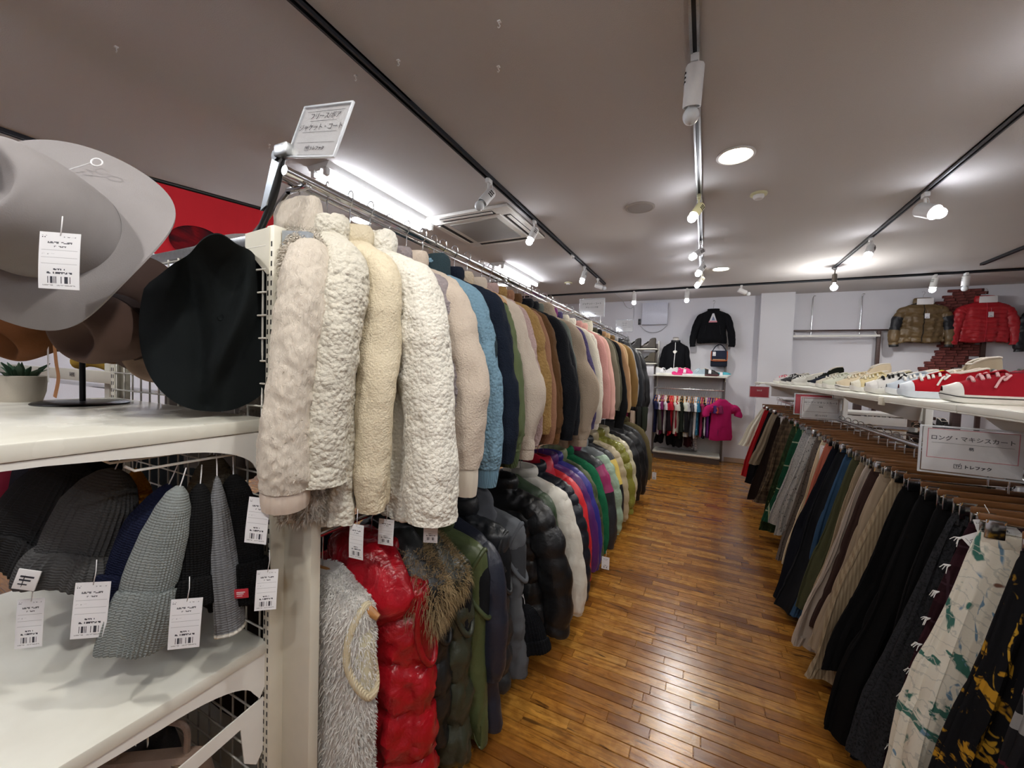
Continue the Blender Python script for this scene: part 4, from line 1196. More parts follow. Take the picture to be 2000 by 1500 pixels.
up(4.14, 'sand wool coat just behind the camel one', S('wool', '#b89d78'), W=.205, L=.8, SL=.7, res=1, collar=S('wool', '#b89d78'))
up(4.36, 'caramel brown suede-look coat', S('wool', '#84683f'), W=.21, L=.8, SL=.66, res=1, collar=S('fleece', '#6b5436'), r=.064, fl=1.2)
up(4.56, 'grey wool coat near the far end of the rail', S('wool', '#8a8a8a'), W=.205, L=.76, SL=.64, res=1, collar=S('wool', '#8a8a8a'))
up(4.74, 'charcoal coat near the far end of the rail', S('wool', '#303236'), W=.205, L=.8, SL=.68, res=1, collar=S('wool', '#303236'), fl=1.3)
up(4.95, 'glossy black coat just before the black hooded one', S('nylon', '#1c1d20'), W=.21, L=.82, SL=.7, res=1, collar=S('nylon', '#1c1d20'), fl=1.3)
up(5.2, 'black hooded coat, last of the dark coats on the upper rail', S('nylon', '#17181b'), W=.215, L=.86, SL=.72, res=1, hood=S('nylon', '#17181b'), fl=1.45)
up(5.45, 'brown leather-look jacket hung high at the rail end', S('leather', '#4a3726'), W=.2, L=.6, SL=.55, res=1, collar=S('leather', '#4a3726'), dx=-.05)

# ------------------------------------------------------------------ padded jackets and vests on the lower rail
LG = 'padded jackets and vests on the lower rail'
LX, LZ = -.97, .975
def low(y, label, fab, **kw):
    nm = kw.pop('name', 'jacket'); cat = kw.pop('cat', nm); dx = kw.pop('dx', 0.); tags = kw.pop('tags', ())
    mk = kw.pop('marker', None); rz_ = .08 * math.sin(y * 41.3)
    g_ = garment(nm, label, cat, (LX + dx, y, LZ), LG, fab, rot=rz_, seed=int(y * 777) % 9973, **kw)
    make_hanger('wooden coat hanger hooked on the lower chrome rail', 'hangers on the lower rail', (LX + dx, y, LZ), mk, half=.2).rotation_euler = (0, 0, rz_)
    for tg in tags: price_tag(g_, *tg[:1], **(tg[1] if len(tg) > 1 else {}))
    return g_
blackin = S('cotton', '#16171a')
low(.785, 'white fur vest with cream ribbed armhole at the post', S('plush', '#d8d4ce'), name='vest', W=.175, L=.72, D=.058, sleeves=False, res=2, disp='plush', armhole=(S('rib', '#dccfae'), S('cotton', '#d9d3b5'), .011), fur=(S('plush', '#efece6'), 16000, .018, .0016), dx=-.02, yo=-.03)
low(.955, 'glossy red down vest with puffed red hood', S('gloss', '#a3101c'), name='vest', W=.225, L=.78, D=.08, sleeves=False, res=2, puff=(.15, .022), hood=S('gloss', '#b01222'), hood_drop=.20, hood_dx=.06, armhole=(S('gloss', '#8f0e18'), S('gloss', '#7a0c15'), .010), collar=S('gloss', '#a3101c'), fold=.014)
low(1.02, 'slate blue denim vest behind the red down vest', S('denim', '#3a444e'), name='vest', W=.19, L=.66, sleeves=False, res=1, armhole=(S('denim', '#333c46'), blackin, .008))
low(1.07, 'black padded vest with tan fur-edged hood', S('nylon', '#191b1c'), name='vest', W=.215, L=.7, D=.07, sleeves=False, res=2, puff=(.12, .014), hood=S('nylon', '#1d1f20'), hood_drop=.27, hood_dx=.12, hood_fur=(S('plush', '#a58f6c'), 9000, .05), armhole=(S('nylon', '#191b1c'), blackin, .009))
low(1.16, 'dark olive down vest with deep horizontal quilting', S('nylon', '#33372a'), name='vest', W=.255, L=.80, D=.075, sleeves=False, res=2, puff=(.155, .022), armhole=(S('nylon', '#2c3024'), blackin, .010), hood=S('nylon', '#23261f'), hood_drop=.22, hood_dx=.12, hood_fur=(S('plush', '#94805e'), 6000, .045),
    tags=[((.20, -.105, -.45), dict(w=.045, h=.085, rz=-.1))])
low(1.24, 'army green drawstring vest with wrinkled shell', S('nylon', '#4a5535'), name='vest', W=.27, L=.80, D=.06, sleeves=False, res=2, armhole=(S('nylon', '#414b2e'), blackin, .009), collar=S('nylon', '#4a5535'), fold=.018)
low(1.34, 'navy quilted coat hanging low behind the army green vest', S('nylon', '#1d2230'), name='jacket', flare=.07, W=.245, L=.80, SL=.5, res=1, fl=.6)
low(1.43, 'black padded vest with broad quilted bands beside the grey one', S('nylon', '#23262a'), name='vest', W=.265, L=.74, D=.07, sleeves=False, res=2, puff=(.13, .018), collar=S('nylon', '#23262a'), collar_h=.07, armhole=(S('nylon', '#1e2124'), blackin, .009))
low(1.54, 'matte grey hooded vest with stitched seams', S('cotton', '#5a5d62'), name='vest', W=.285, L=.76, D=.06, sleeves=False, res=2, puff=(.19, .010), hood=S('cotton', '#5d6066'), hood_drop=.2, armhole=(S('cotton', '#54575c'), S('cotton', '#3c3e42'), .010), tags=[((.22, .02, -.84), dict(w=.04, h=.06))])
low(1.86, 'black puffer jacket, widest on the lower rail', S('nylon', '#121316'), flare=.07, W=.235, L=.74, SL=.64, D=.085, res=2, puff=(.115, .018), collar=S('nylon', '#121316'), r=.085, fl=1.35, collar_h=.05)
low(2.0, 'dark green coat hem showing below the black puffer', S('nylon', '#33452f'), flare=.05, W=.205, L=.80, SL=.5, res=1, fl=.7, r=.06)
low(2.13, 'white quilted jacket with stitched edging', S('nylon', '#d9d5cb'), flare=.07, W=.245, L=.74, SL=.67, res=2, puff=(.06, .006), r=.075, fl=1.4, collar=S('nylon', '#d9d5cb'))
low(2.27, 'navy down jacket with fine horizontal quilting', S('nylon', '#171b26'), flare=.07, W=.245, L=.74, SL=.66, res=2, puff=(.06, .010), r=.075, fl=1.35, collar=S('nylon', '#171b26'), collar_h=.05)
low(2.40, 'bright red hooded jacket with magenta lining on the lower rail', S('nylon', '#d0262f'), flare=.07, W=.235, L=.7, SL=.62, res=2, hood=S('nylon', '#c8233a'), hood_drop=.18, r=.07, fl=1.3)
low(2.50, 'violet shell jacket beside the red hooded one', S('nylon', '#55246a'), flare=.07, W=.235, L=.68, SL=.6, res=1, r=.07, fl=1.3, collar=S('nylon', '#55246a'), collar_h=.06)
low(2.60, 'royal blue jacket sliver beside the violet one', S('nylon', '#34308a'), flare=.07, W=.235, L=.7, SL=.64, res=1, r=.068, fl=1.3, collar=S('nylon', '#34308a'), tags=[((.44, -.05, -.74), dict(w=.05, h=.08))])
low(2.70, 'olive camouflage padded jacket', S('camo', '#5c6448', '#464f38'), flare=.07, W=.235, L=.7, SL=.62, res=1, puff=(.1, .012), r=.07, fl=1.3, collar=S('nylon', '#7d8462'), collar_h=.06)
low(2.86, 'emerald green fleece jacket on the lower rail', S('fleece', '#1f6a48'), flare=.07, W=.235, L=.7, SL=.62, res=2, r=.072, fl=1.3, collar=S('fleece', '#1f6a48'))
low(3.04, 'charcoal padded jacket with magenta side panels', S('nylon', '#2b2d33'), flare=.07, W=.245, L=.74, SL=.66, res=1, puff=(.1, .012), r=.075, fl=1.3, collar=S('nylon', '#8a2458'), collar_h=.06, badge=(S('nylon', '#9a2a62'), .25, .55))
low(3.24, 'mint green down jacket with grey yoke', S('gloss', '#9fb8a2'), flare=.07, W=.245, L=.72, SL=.64, res=2, puff=(.09, .018), r=.078, fl=1.25, yoke=(S('nylon', '#7c8488'), .28), collar=S('nylon', '#7c8488'), collar_h=.06)
low(3.44, 'black jacket with yellow shoulder panel', S('nylon', '#23252a'), flare=.07, W=.235, L=.7, SL=.6, res=1, r=.07, fl=1.25, collar=S('nylon', '#23252a'), badge=(S('nylon', '#d9bf62'), .3, .62))
low(3.62, 'sand beige down jacket with small quilting', S('nylon', '#b9ab8e'), flare=.07, W=.245, L=.74, SL=.64, res=2, puff=(.07, .012), r=.074, fl=1.25, collar=S('nylon', '#a8997a'), collar_h=.07)
low(3.86, 'olive yellow puffer jacket with fat quilting', S('gloss', '#8b8a3e'), flare=.07, W=.245, L=.76, SL=.66, res=2, puff=(.1, .02), r=.08, fl=1.25, collar=S('gloss', '#8b8a3e'), collar_h=.06)
low(4.08, 'cream ivory puffer jacket near the far end of the lower rail', S('gloss', '#cbc3a5'), flare=.07, W=.245, L=.66, SL=.6, res=2, puff=(.1, .02), r=.078, fl=1.2, collar=S('gloss', '#cbc3a5'), collar_h=.06)
low(4.35, 'black down coat, first of the dark group at the far end', S('nylon', '#17181b'), flare=.07, W=.245, L=.76, SL=.66, res=1, puff=(.12, .016), r=.08, fl=1.25)
low(4.62, 'long black padded coat at the far end of the lower rail', S('nylon', '#131417'), W=.25, L=.78, SL=.68, res=1, puff=(.14, .014), r=.08, fl=1.3, hood=S('nylon', '#131417'))
low(4.95, 'black and charcoal parka beside the khaki parka', S('nylon', '#1d1f22'), flare=.07, W=.245, L=.78, SL=.66, res=1, r=.078, fl=1.25)
low(5.25, 'khaki olive parka last on the lower rail', S('cotton', '#645a3e'), flare=.07, W=.245, L=.74, SL=.66, res=1, r=.08, fl=1.3, collar=S('cotton', '#645a3e'), tags=[((.46, -.05, -.76), dict(w=.05, h=.09))])
# big tag cards under the cream coats
# ------------------------------------------------------------------ hats on the end shelf
def hat(label, loc, axis, up, R, c, crown_h=.115, r0=.088, wave=(2, .03, 0.), droop=.02, roll=.0, pinch=.35, band=None, kind='felt', curl=None, dent=.04, tags=(), ring=None, squeeze=1.0, top_taper=0., fold=False):
    az = Vector(axis).normalized(); ay = Vector(up); ay = (ay - az * ay.dot(az)).normalized(); ax = ay.cross(az)
    t = thing('felt_hat', label, 'hat', loc)
    t.rotation_euler = Matrix((ax, ay, az)).transposed().to_euler()
    t.scale = (squeeze, 1, 1)
    fab = fabric(kind, c)
    N = 96; th = np.arange(N) * 2 * PI / N
    el = 1 + .10 * np.cos(2 * th)                         # oval
    prof = smooth_path([(r0 * 1.0, 0), (r0 * .99, crown_h * .3), (r0 * .95, crown_h * .62), (r0 * .86, crown_h * .88), (r0 * .68, crown_h), (r0 * .42, crown_h - dent * .55), (r0 * .15, crown_h - dent), (.001, crown_h - dent)], 44)
    k = np.clip(prof[:, 1] / crown_h, 0, 1)[:, None]
    front = np.exp(-((np.cos(th - .55) - 1) / .18) ** 2) + np.exp(-((np.cos(th + .55) - 1) / .18) ** 2)
    rr = prof[:, 0][:, None] * el * (1 - pinch * .55 * front * k ** 1.5)
    P = np.stack([rr * np.cos(th), rr * np.sin(th), np.repeat(prof[:, 1][:, None], N, 1)], -1)
    P = P + (wnoise(P, 20, 3, 2) * .004)[..., None]
    obj('crown', MB().grid(P, True, False, True), fab, t)
    q = np.linspace(0, 1, 34)[:, None]
    rad = (r0 * .98 + (R - r0 * .98) * q) * (1 + (el - 1) * (1 - q * .6))
    z = -droop * q ** 1.5 + wave[1] * q ** 1.6 * np.cos(wave[0] * th + wave[2]) + roll * q ** 3
    if curl: z = z + curl[0] * q ** 2.2 * np.exp(-((np.cos(th - curl[1]) - 1) / curl[2]) ** 2)
    if curl: rad = rad * (1 - .28 * q ** 2 * np.exp(-((np.cos(th - curl[1]) - 1) / curl[2]) ** 2))
    if len(wave) > 3: z = z + wave[3] * q ** 2 * np.cos(3 * th + wave[4])
    Bm = np.stack([rad * np.cos(th), rad * np.sin(th), z + 0 * rad], -1)
    if top_taper: Bm[..., 0] *= 1 - top_taper * np.clip((Bm[..., 1] - .06) / .16, 0, 1) ** .8
    if fold:
        xx, yy = Bm[..., 0], Bm[..., 1]
        Bm[..., 2] += .05 * np.exp(-((xx - .03 - .05 * np.sin(9 * yy + .6)) / .035) ** 2) * np.clip((yy + .22) / .1, 0, 1) - .03 * np.exp(-((xx + .09 + .3 * (yy - .05)) / .04) ** 2)
    n = grid_normals(Bm)
    G = np.concatenate([Bm + n * .0016, (Bm - n * .0016)[::-1]], 0)
    obj('brim', MB().grid(G, True), fab, t)
    if band:
        bp = np.stack([np.stack([r0 * s_ * el * np.cos(th), r0 * s_ * el * np.sin(th), np.full(N, zz)], -1) for s_, zz in ((1.0, .004), (1.03, .006), (1.02, .03), (.99, .032))], 0)
        obj('hat_band', MB().grid(bp, True), fabric('cotton', band), t)
    if ring:
        a = np.linspace(0, 2 * PI, 21)
        obj('loop_fastener', MB().tube(np.stack([ring[0] + .011 * np.cos(a), ring[1] + .009 * np.sin(a), np.full(21, ring[2])], -1), .0016, 6, False).tube([(ring[0] - .01, ring[1] - .004, ring[2]), (ring[0] - .05, ring[1] - .03, ring[2] - .004)], .0011, 5), M_string, t)
    return t
h1 = hat('large pale grey felt hat with wavy wide brim', (-1.27, .32, 1.72), (.56, -.80, .22), (.1, .1, 1), .222, '#908c8c', crown_h=.155, r0=.128, wave=(2, .03, .6, .02, 1.2), droop=.012, pinch=.25, dent=.05, ring=(.05, .165, .012))
pt = price_tag(h1, (.055, -.075, .075), w=.062, h=.10, string=.03); 
h1m = Matrix.LocRotScale(h1.location, h1.rotation_euler, None)
wq = Matrix(((.55, .83, 0), (.83, -.55, 0), (0, 0, 1)))
tgt = Matrix.LocRotScale(Vector((-1.035, .275, 1.665)), (Matrix.Rotation(.62, 3, 'Z')).to_euler(), None)
pt.matrix_local = h1m.inverted() @ tgt
hat('black felt hat with folded wide brim at the right of the shelf', (-1.10, .565, 1.555), (.86, -.50, .02), (.10, .05, 1), .25, '#15191a', crown_h=.004, r0=.010, wave=(2, .05, 2.4, .035, .6), droop=.03, curl=(.09, 1.75, .30), pinch=.0, dent=.002, squeeze=.64, top_taper=.5, fold=True)
hat('taupe brown felt hat hanging between the grey and the black hat', (-1.40, .49, 1.53), (.3, -.9, -.3), (0, .2, 1), .19, '#5b4840', crown_h=.12, r0=.095, wave=(2, .02, .2), droop=.05, band='#2e2422')
hat('fawn felt hat below the black one, only its lower brim showing', (-1.345, .585, 1.475), (.3, -.9, -.35), (0, .2, 1), .165, '#86705f', crown_h=.10, wave=(2, .015, .2), droop=.03)
hat('cognac brown hat with ribbon hanging behind the pale grey hat', (-1.66, .40, 1.545), (.25, -.75, -.6), (0, .3, 1), .20, '#6a4328', crown_h=.11, r0=.095, wave=(2, .012, 1.4), droop=.06, band='#241a18')
rb_ = thing('hat_ribbon', 'thin tan strap dangling from the cognac hat', 'strap', (-1.555, .40, 1.475))
obj('strap', MB().tube(smooth_path([(0, 0, .0), (.012, 0, -.05), (.01, .004, -.09), (.0, .0, -.14)], 14), .011, 8, True, .15, up=(0, 1, 0)), fabric('felt', '#9a6d4c'), rb_)
obj('paper_strip', MB().tube(smooth_path([(-.03, -.004, .02), (-.022, -.006, -.03), (-.03, -.004, -.075), (-.045, 0, -.10)], 14), .006, 6, True, .12, up=(0, 1, 0)), M_paper, rb_)

st = thing('hat_stand', 'black metal hat stand with round base', 'hat stand', (-1.72, .50, 1.30))
obj('base', MB().lathe((0, 0, 0), [(0, 0), (.105, 0), (.107, .003), (.103, .006), (.012, .009), (0, .009)], 48), M_blackmetal, st)
obj('pole', MB().cyl((0, 0, .006), (0, 0, .52), .007, n=14), M_blackmetal, st)
obj('cross_arm', MB().tube([(-.1, 0, .36), (.36, .0, .36)], .006, 8).tube([(-.1, 0, .22), (.3, .0, .22)], .006, 8), M_blackmetal, st)

pot = thing('potted_plant', 'small linen-wrapped pot with green artificial plant behind the hats', 'plant', (-1.90, .42, 1.30))
obj('pot', MB().lathe((0, 0, 0), [(0, 0), (.042, 0), (.05, .03), (.053, .078), (.049, .08), (.045, .06), (0, .055)], 28), fabric('canvas', '#b9b1a3'), pot)
obj('wrap_edge', MB().tube(smooth_path([(-.052, -.03, .002), (-.015, -.056, .025), (.018, -.057, .055), (.0, -.056, .075), (-.03, -.048, .082)], 20), .0016, 6), fabric('canvas', '#8a6b4a'), pot)
rs = np.random.RandomState(4)
for k in range(34):
    a = rs.rand() * 2 * PI; r1 = rs.uniform(.01, .05); hh = rs.uniform(.03, .065)
    p0 = np.array([r1 * .5 * math.cos(a), r1 * .5 * math.sin(a), .058]); p1 = p0 + (r1 * math.cos(a), r1 * math.sin(a), hh)
    obj('leaf', MB().tube([p0, (p0 + p1) / 2 + (0, 0, .012), p1], [.002, .007, .001], 6, True, .3), plain('plant_green', '#2c4a34', .5, var=.3, bscale=20.), pot)

# ------------------------------------------------------------------ beanies on hooks
def beanie(label, top, bottom, c, hw=.095, hd=.05, cuff=.30, ribs=34, flare=1.12, rot=0., patch=None, pom=None, hem=None, lower=None, tags=(), gather=.35):
    top = np.array(top); bottom = np.array(bottom); L = np.linalg.norm(bottom - top)
    d = (bottom - top) / L
    t = thing('beanie', label, 'beanie', tuple(top), group='knit beanies on hooks')
    az = Vector(-d); ax = Vector((math.cos(rot), math.sin(rot), 0)); ax = (ax - az * ax.dot(az)).normalized(); ay = az.cross(ax)
    t.rotation_euler = Matrix((ax, ay, az)).transposed().to_euler()
    fab = fabric('knit', c); N = ribs * 5; th = np.arange(N) * 2 * PI / N; R = 46
    Lb = L * (1 - cuff * .25)
    q = np.linspace(0, 1, R)
    w = np.interp(q, [0, .04, .14, .32, .6, 1], [.10, gather, .62, .86, .98, 1.0])
    rib = 1 + .03 * np.cos(ribs * th)[None, :] * np.clip(q * 4, .2, 1)[:, None]
    X = hw * w[:, None] * rib * np.sign(np.cos(th)) * np.abs(np.cos(th)) ** .85; Y = hd * w[:, None] * rib * np.sin(th)
    Y = Y + .010 * np.sin(X * 55 + 1.3) * q[:, None] * (hd / .05)
    Z = -Lb * q[:, None] + 0 * X
    P = np.stack([X, Y, Z], -1); P = P + (wnoise(P, 24, int(hw * 9999) + ribs, 2) * .005)[..., None] * grid_normals(P)
    last = P[-1]; cc = last.mean(0)
    obj('crown', MB().grid(np.concatenate([P, np.array([cc + (last - cc) * .85 + (0, 0, .01), cc + (last - cc) * .8 + (0, 0, .06)])]), True, True, False), fab, t)
    if cuff > 0:
        rows = []
        for (k, z) in ((.98, -L * (1 - cuff)), (1.08, -L * (1 - cuff) - .004), (flare, -L * (1 - cuff * .6)), (flare * 1.02, -L * (1 - cuff * .25)), (flare, -L), (flare * .95, -L - .004), (flare * .9, -L + .004), (flare * .86, -L + .05)):
            Xc = hw * k * rib[-1] * np.sign(np.cos(th)) * np.abs(np.cos(th)) ** .85
            rows.append(np.stack([Xc, (hd * k * 1.12) * rib[-1] * np.sin(th) + .010 * np.sin(Xc * 55 + 1.3) * (hd / .05), np.full(N, z) + .012 * np.cos(th + 1)], -1))
        rows = np.array(rows); rows = smooth_path(rows.reshape(len(rows), -1), 24).reshape(24, N, 3)
        cf = obj('cuff', MB().grid(rows, True), fab, t)
        if patch:
            pm, pc, px, pw, ph, txt = patch
            zc = -L * (1 - cuff * .45); y = -hd * flare * 1.12 * math.sqrt(max(.05, 1 - (px / (hw * flare)) ** 2)) - .011
            pa = obj('label_patch', MB().rbox((px, y, zc), (pw, .003, ph), .001), pm, t)
            obj('patch_mark', MB().bbox((px - pw * .3, y - .0022, zc + ph * .12), (px + pw * .3, y - .0014, zc + ph * .2)).bbox((px - pw * .3, y - .0022, zc - ph * .05), (px + pw * .2, y - .0014, zc + ph * .02)).bbox((px - pw * .3, y - .0022, zc - ph * .25), (px + pw * .1, y - .0014, zc - ph * .2)), pc, pa, False)
    if hem:
        obj('hem_stripe', MB().grid(np.stack([last + (0, 0, .004), cc + (last - cc) * 1.03 + (0, 0, .002), cc + (last - cc) * 1.03 + (0, 0, -.004), cc + (last - cc) * .93 + (0, 0, -.004)], 0), True), hem, t)
    if pom:
        a = np.linspace(0.01, PI - .01, 26); Q = np.stack([.042 * np.sin(a)[:, None] * np.cos(th)[None], .042 * np.sin(a)[:, None] * np.sin(th)[None], .03 + .042 * np.cos(a)[:, None] + 0 * th[None]], -1)
        Q = Q + grid_normals(Q) * (.006 * wnoise(Q, 160, 2, 2))[..., None]
        obj('pom_pom', MB().grid(Q, True, True, True), fabric('plush', pom), t)
    obj('hang_loop', MB().tube([(0, 0, -.006), (.002, 0, .02), (0, .004, .045)], .0014, 6), M_string, t)
    m = Matrix.LocRotScale(t.location, t.rotation_euler, None)
    for (pos, rz, ry, w2, h2) in tags:
        p = price_tag(t, (0, 0, 0), w=w2, h=h2, string=.045, bend=.003)
        p.matrix_local = m.inverted() @ Matrix.LocRotScale(Vector(pos), (Matrix.Rotation(rz, 3, 'Z') @ Matrix.Rotation(ry, 3, 'Y')).to_euler(), None)
    return t
TZ = .75
beanie('charcoal mohair beanie at the left edge of the shelf', (-1.42, .40, 1.19), (-1.50, .33, .93), '#2a2a2b', .095, .06, .28, 40, rot=.6)
beanie('dark grey ribbed beanie with square white patch', (-1.235, .41, 1.18), (-1.285, .355, .935), '#4d4d4d', .075, .055, .28, 36, 1.25, rot=.75, patch=(M_paper, M_ink, -.035, .038, .042, ''), tags=[((-1.27, .29, .925), TZ, .04, .045, .105)])
beanie('mustard orange beanie hanging behind the dark grey one', (-1.29, .47, 1.17), (-1.29, .45, .80), '#b5761f', .05, .05, .2, 26, rot=.6)
beanie('navy blue beanie tilted left of the pale grey one', (-1.115, .465, 1.155), (-1.20, .405, .86), '#1b2038', .05, .045, .30, 36, rot=.5, tags=[((-1.105, .335, .985), TZ, .07, .058, .115)])
beanie('pale grey ribbed beanie with wide turned-up cuff, nearest', (-1.045, .455, 1.16), (-1.10, .40, .815), '#8b9291', .046, .045, .36, 38, 1.22, rot=.5)
beanie('narrow black beanie between the pale grey and the grey knitted one', (-1.055, .50, 1.155), (-1.045, .49, .875), '#161617', .034, .036, .22, 30, 1.15, rot=.5, tags=[((-.955, .43, .945), TZ, .05, .056, .105)])
beanie('slim grey knitted beanie with white hem', (-1.045, .53, 1.175), (-.995, .535, .80), '#75777a', .028, .032, 0., 16, rot=.5, hem=fabric('knit', '#d9d6cc'))
beanie('black beanie with red woven label next to the upright', (-1.06, .575, 1.16), (-1.02, .58, .845), '#121213', .06, .045, .30, 40, 1.12, rot=.45, patch=(M_red, M_paper, .038, .034, .022, ''), tags=[((-.9, .565, .96), TZ, .04, .045, .095)])
beanie('dark teal pompom hat at the back of the hooks', (-1.48, .47, 1.13), (-1.50, .45, .90), '#16222c', .09, .06, .25, 24, rot=.6, pom='#172634')
beanie('taupe knit beanie at the back of the hooks', (-1.17, .585, 1.19), (-1.17, .58, .95), '#6a6152', .06, .045, .2, 24, rot=.5)
kc = beanie('black knit cap dangling low beside the grey vest', (-.70, 1.64, .36), (-.64, 1.62, .17), '#0f1014', .075, .05, .25, 30, 1.1, rot=.2)
obj('cord', MB().tube([(0, 0, .03), (-.10, 0, .3), (-.22, .0, .55)], .0016, 6), M_string, kc)
hkm2 = MB().tube([(0, 0, 0), (0, -.26, .0), (0, -.275, .012)], .003, 8).tube([(-.012, 0, .0), (-.012, 0, -.03), (.012, 0, -.03), (.012, 0, 0)], .003, 6)
hm = sharp(hkm2.mesh('display_hook'))
for i, x in enumerate((-1.045, -1.16, -1.27, -1.44)):
    tag(obj('display_hook', hm, M_white, None, loc=(x, GY - .022, 1.215)), 'white wire display hook on the grid carrying beanies', 'hook', 'hooks on the grid panel')

# bags under the lower shelf
def handbag(label, loc, rz, c, w, h, d):
    t = thing('handbag', label, 'bag', loc, (0, 0, rz))
    P = []
    for z, k, dd in ((0, .9, .9), (.01, 1, 1), (h * .5, 1.03, 1.05), (h * .85, .96, .7), (h, .92, .3)):
        a = np.arange(40) * 2 * PI / 40
        P.append(np.stack([w / 2 * k * np.sign(np.cos(a)) * np.abs(np.cos(a)) ** .4, d / 2 * dd * np.sign(np.sin(a)) * np.abs(np.sin(a)) ** .6, np.full(40, z)], -1))
    obj('body', MB().grid(smooth_path(np.array(P).reshape(5, -1), 20).reshape(20, 40, 3), True, True, True), fabric('leather', c), t)
    obj('handle', MB().tube(smooth_path([(-w * .3, 0, h * .96), (-w * .25, 0, h * 1.3), (w * .25, 0, h * 1.3), (w * .3, 0, h * .96)], 24), .007, 8), fabric('leather', c), t)
    for s in (-1, 1):
        obj('buckle', MB().tube([(s * w * .3 - .014, -d * .3, h * .8), (s * w * .3 - .014, -d * .3, h * .98), (s * w * .3 + .014, -d * .3, h * .98), (s * w * .3 + .014, -d * .3, h * .8), (s * w * .3 - .014, -d * .3, h * .8)], .003, 6), M_chrome, t)
    return t
shb = thing('display_shelf', 'lowest white end shelf with handbags near the floor', 'shelf', (0, 0, 0))
obj('board', MB().rbox((-1.475, .42, .23), (.91, .445, .032), .004), M_white, shb)
for sx in (-1.0, 1.0):
    obj('bracket', MB().bbox((-1.475 + sx * .44 - .002, .2, .17), (-1.475 + sx * .44 + .002, .64, .215)), M_white, shb, False)
handbag('taupe leather handbag with chrome buckles under the lower shelf', (-1.16, .45, .246), .6, '#8b7668', .26, .24, .10)
handbag('black leather handbag behind the taupe one', (-1.36, .46, .246), .5, '#1b1a1c', .28, .22, .10)
handbag('dark brown handbag at the left under the lower shelf', (-1.66, .45, .246), .4, '#2f211d', .28, .24, .11)

# ------------------------------------------------------------------ what shows beyond the grid on the far side
g2 = thing('side_rack', 'cream rack with price rail behind the hat shelf', 'display rack', (0, 0, 0))
obj('fascia', MB().rbox((-2.9, .72, 1.36), (1.5, .02, .05), .003), M_offwhite, g2)
obj('upright', MB().rbox((-2.28, .76, .9), (.05, .05, 1.8), .004), M_offwhite, g2)
letters('¥490', .028, M_ink, g2, (-2.55, .708, 1.36)); letters('¥5', .028, M_ink, g2, (-2.05, .708, 1.36))
obj('rail', MB().cyl((-3.6, .95, 1.28), (-2.0, .95, 1.28), .012), M_chrome, g2)
for i, (x, c, nm) in enumerate(((-3.45, '#1c1a1e', 'black'), (-3.25, '#6b1a2a', 'crimson'), (-3.05, '#1e1c22', 'ink black'), (-2.85, '#2a1d22', 'plum'), (-2.62, '#141417', 'jet black'), (-2.4, '#24282c', 'slate'))):
    garment('coat', f'{nm} garment on the side rack seen below the hats', 'coat', (x, .95, 1.29), 'garments on the side rack', fabric('wool', c), res=0, rot=PI / 2, seed=i, L=.7)
yb = thing('yellow_bundle', 'folded mustard yellow knit on the price rail at the left edge', 'clothing', (-2.62, .80, 1.385))
obj('folded_knit', MB().tube(smooth_path([(-.18, 0, .03), (-.05, .0, .045), (.08, 0, .04), (.2, 0, .025)], 16), [.03] * 16, 14, True, 1.2), fabric('knit', '#b08e3a'), yb)
obj('fold', MB().tube(smooth_path([(-.16, -.02, .085), (0, -.02, .10), (.16, -.02, .08)], 14), [.022] * 14, 12, True, 1.1), fabric('knit', '#a98733'), yb)
bn = thing('hanging_banner', 'red fabric banner with black oval behind the hats', 'banner', (-2.35, 1.12, 1.95))
obj('cloth', MB().bbox((-.35, -.004, 0), (.35, .004, .34)), fabric('cotton', '#c42a33'), bn, False); bn.rotation_euler = (0, 0, 1.25)
obj('oval_patch', MB().lathe((-.02, -.006, .09), [(0, -.002), (.085, -.002), (.086, .003)], 40, M=Matrix.Rotation(PI / 2, 3, 'X') @ Matrix.Diagonal((1.3, .95, 1))), fabric('cotton', '#222127'), bn)
obj('white_dot', MB().lathe((.10, -.006, .02), [(0, -.002), (.025, -.002), (.026, .003)], 24, M=Matrix.Rotation(PI / 2, 3, 'X')), M_paper, bn)
obj('top_bar', MB().cyl((-.36, 0, .35), (.36, 0, .35), .010), M_black, bn)
for x in (-.3, .3): obj('pole', MB().cyl((x, .012, .35), (x, .012, -1.95), .008, n=8), M_black, bn)
gb = thing('grey_bundle', 'grey wool garment folded on the gondola behind the black hat', 'clothing', (-1.55, .84, 1.80))
obj('folded_cloth', MB().tube(smooth_path([(-.2, 0, .0), (-.05, .0, .03), (.1, 0, .02), (.22, 0, -.01)], 16), [.05] * 16, 14, True, .8), fabric('wool', '#6a6667'), gb)
obj('fold', MB().tube(smooth_path([(-.18, -.02, .05), (0, -.02, .065), (.18, -.02, .05)], 14), [.03] * 14, 12, True, 1.), fabric('wool', '#76716f'), gb)
for i, (y, c) in enumerate(((.9, '#5c5550'), (1.05, '#231f22'), (1.2, '#7a7068'))):
    garment('coat', ['grey-brown coat seen through the grid', 'black coat seen through the grid', 'taupe coat seen through the grid'][i], 'coat', (-1.75, y, 1.93), 'coats on the far side of the gondola', fabric('wool', c), res=0, seed=i + 50, L=.8)
    garment('coat', ['dark brown coat low behind the grid', 'black coat low behind the grid', 'navy coat low behind the grid'][i], 'coat', (-1.6, y - .05, 1.03), 'low coats behind the grid', fabric('wool', ['#2a2020', '#131316', '#1a1d28'][i]), res=0, seed=i + 70, L=.75)
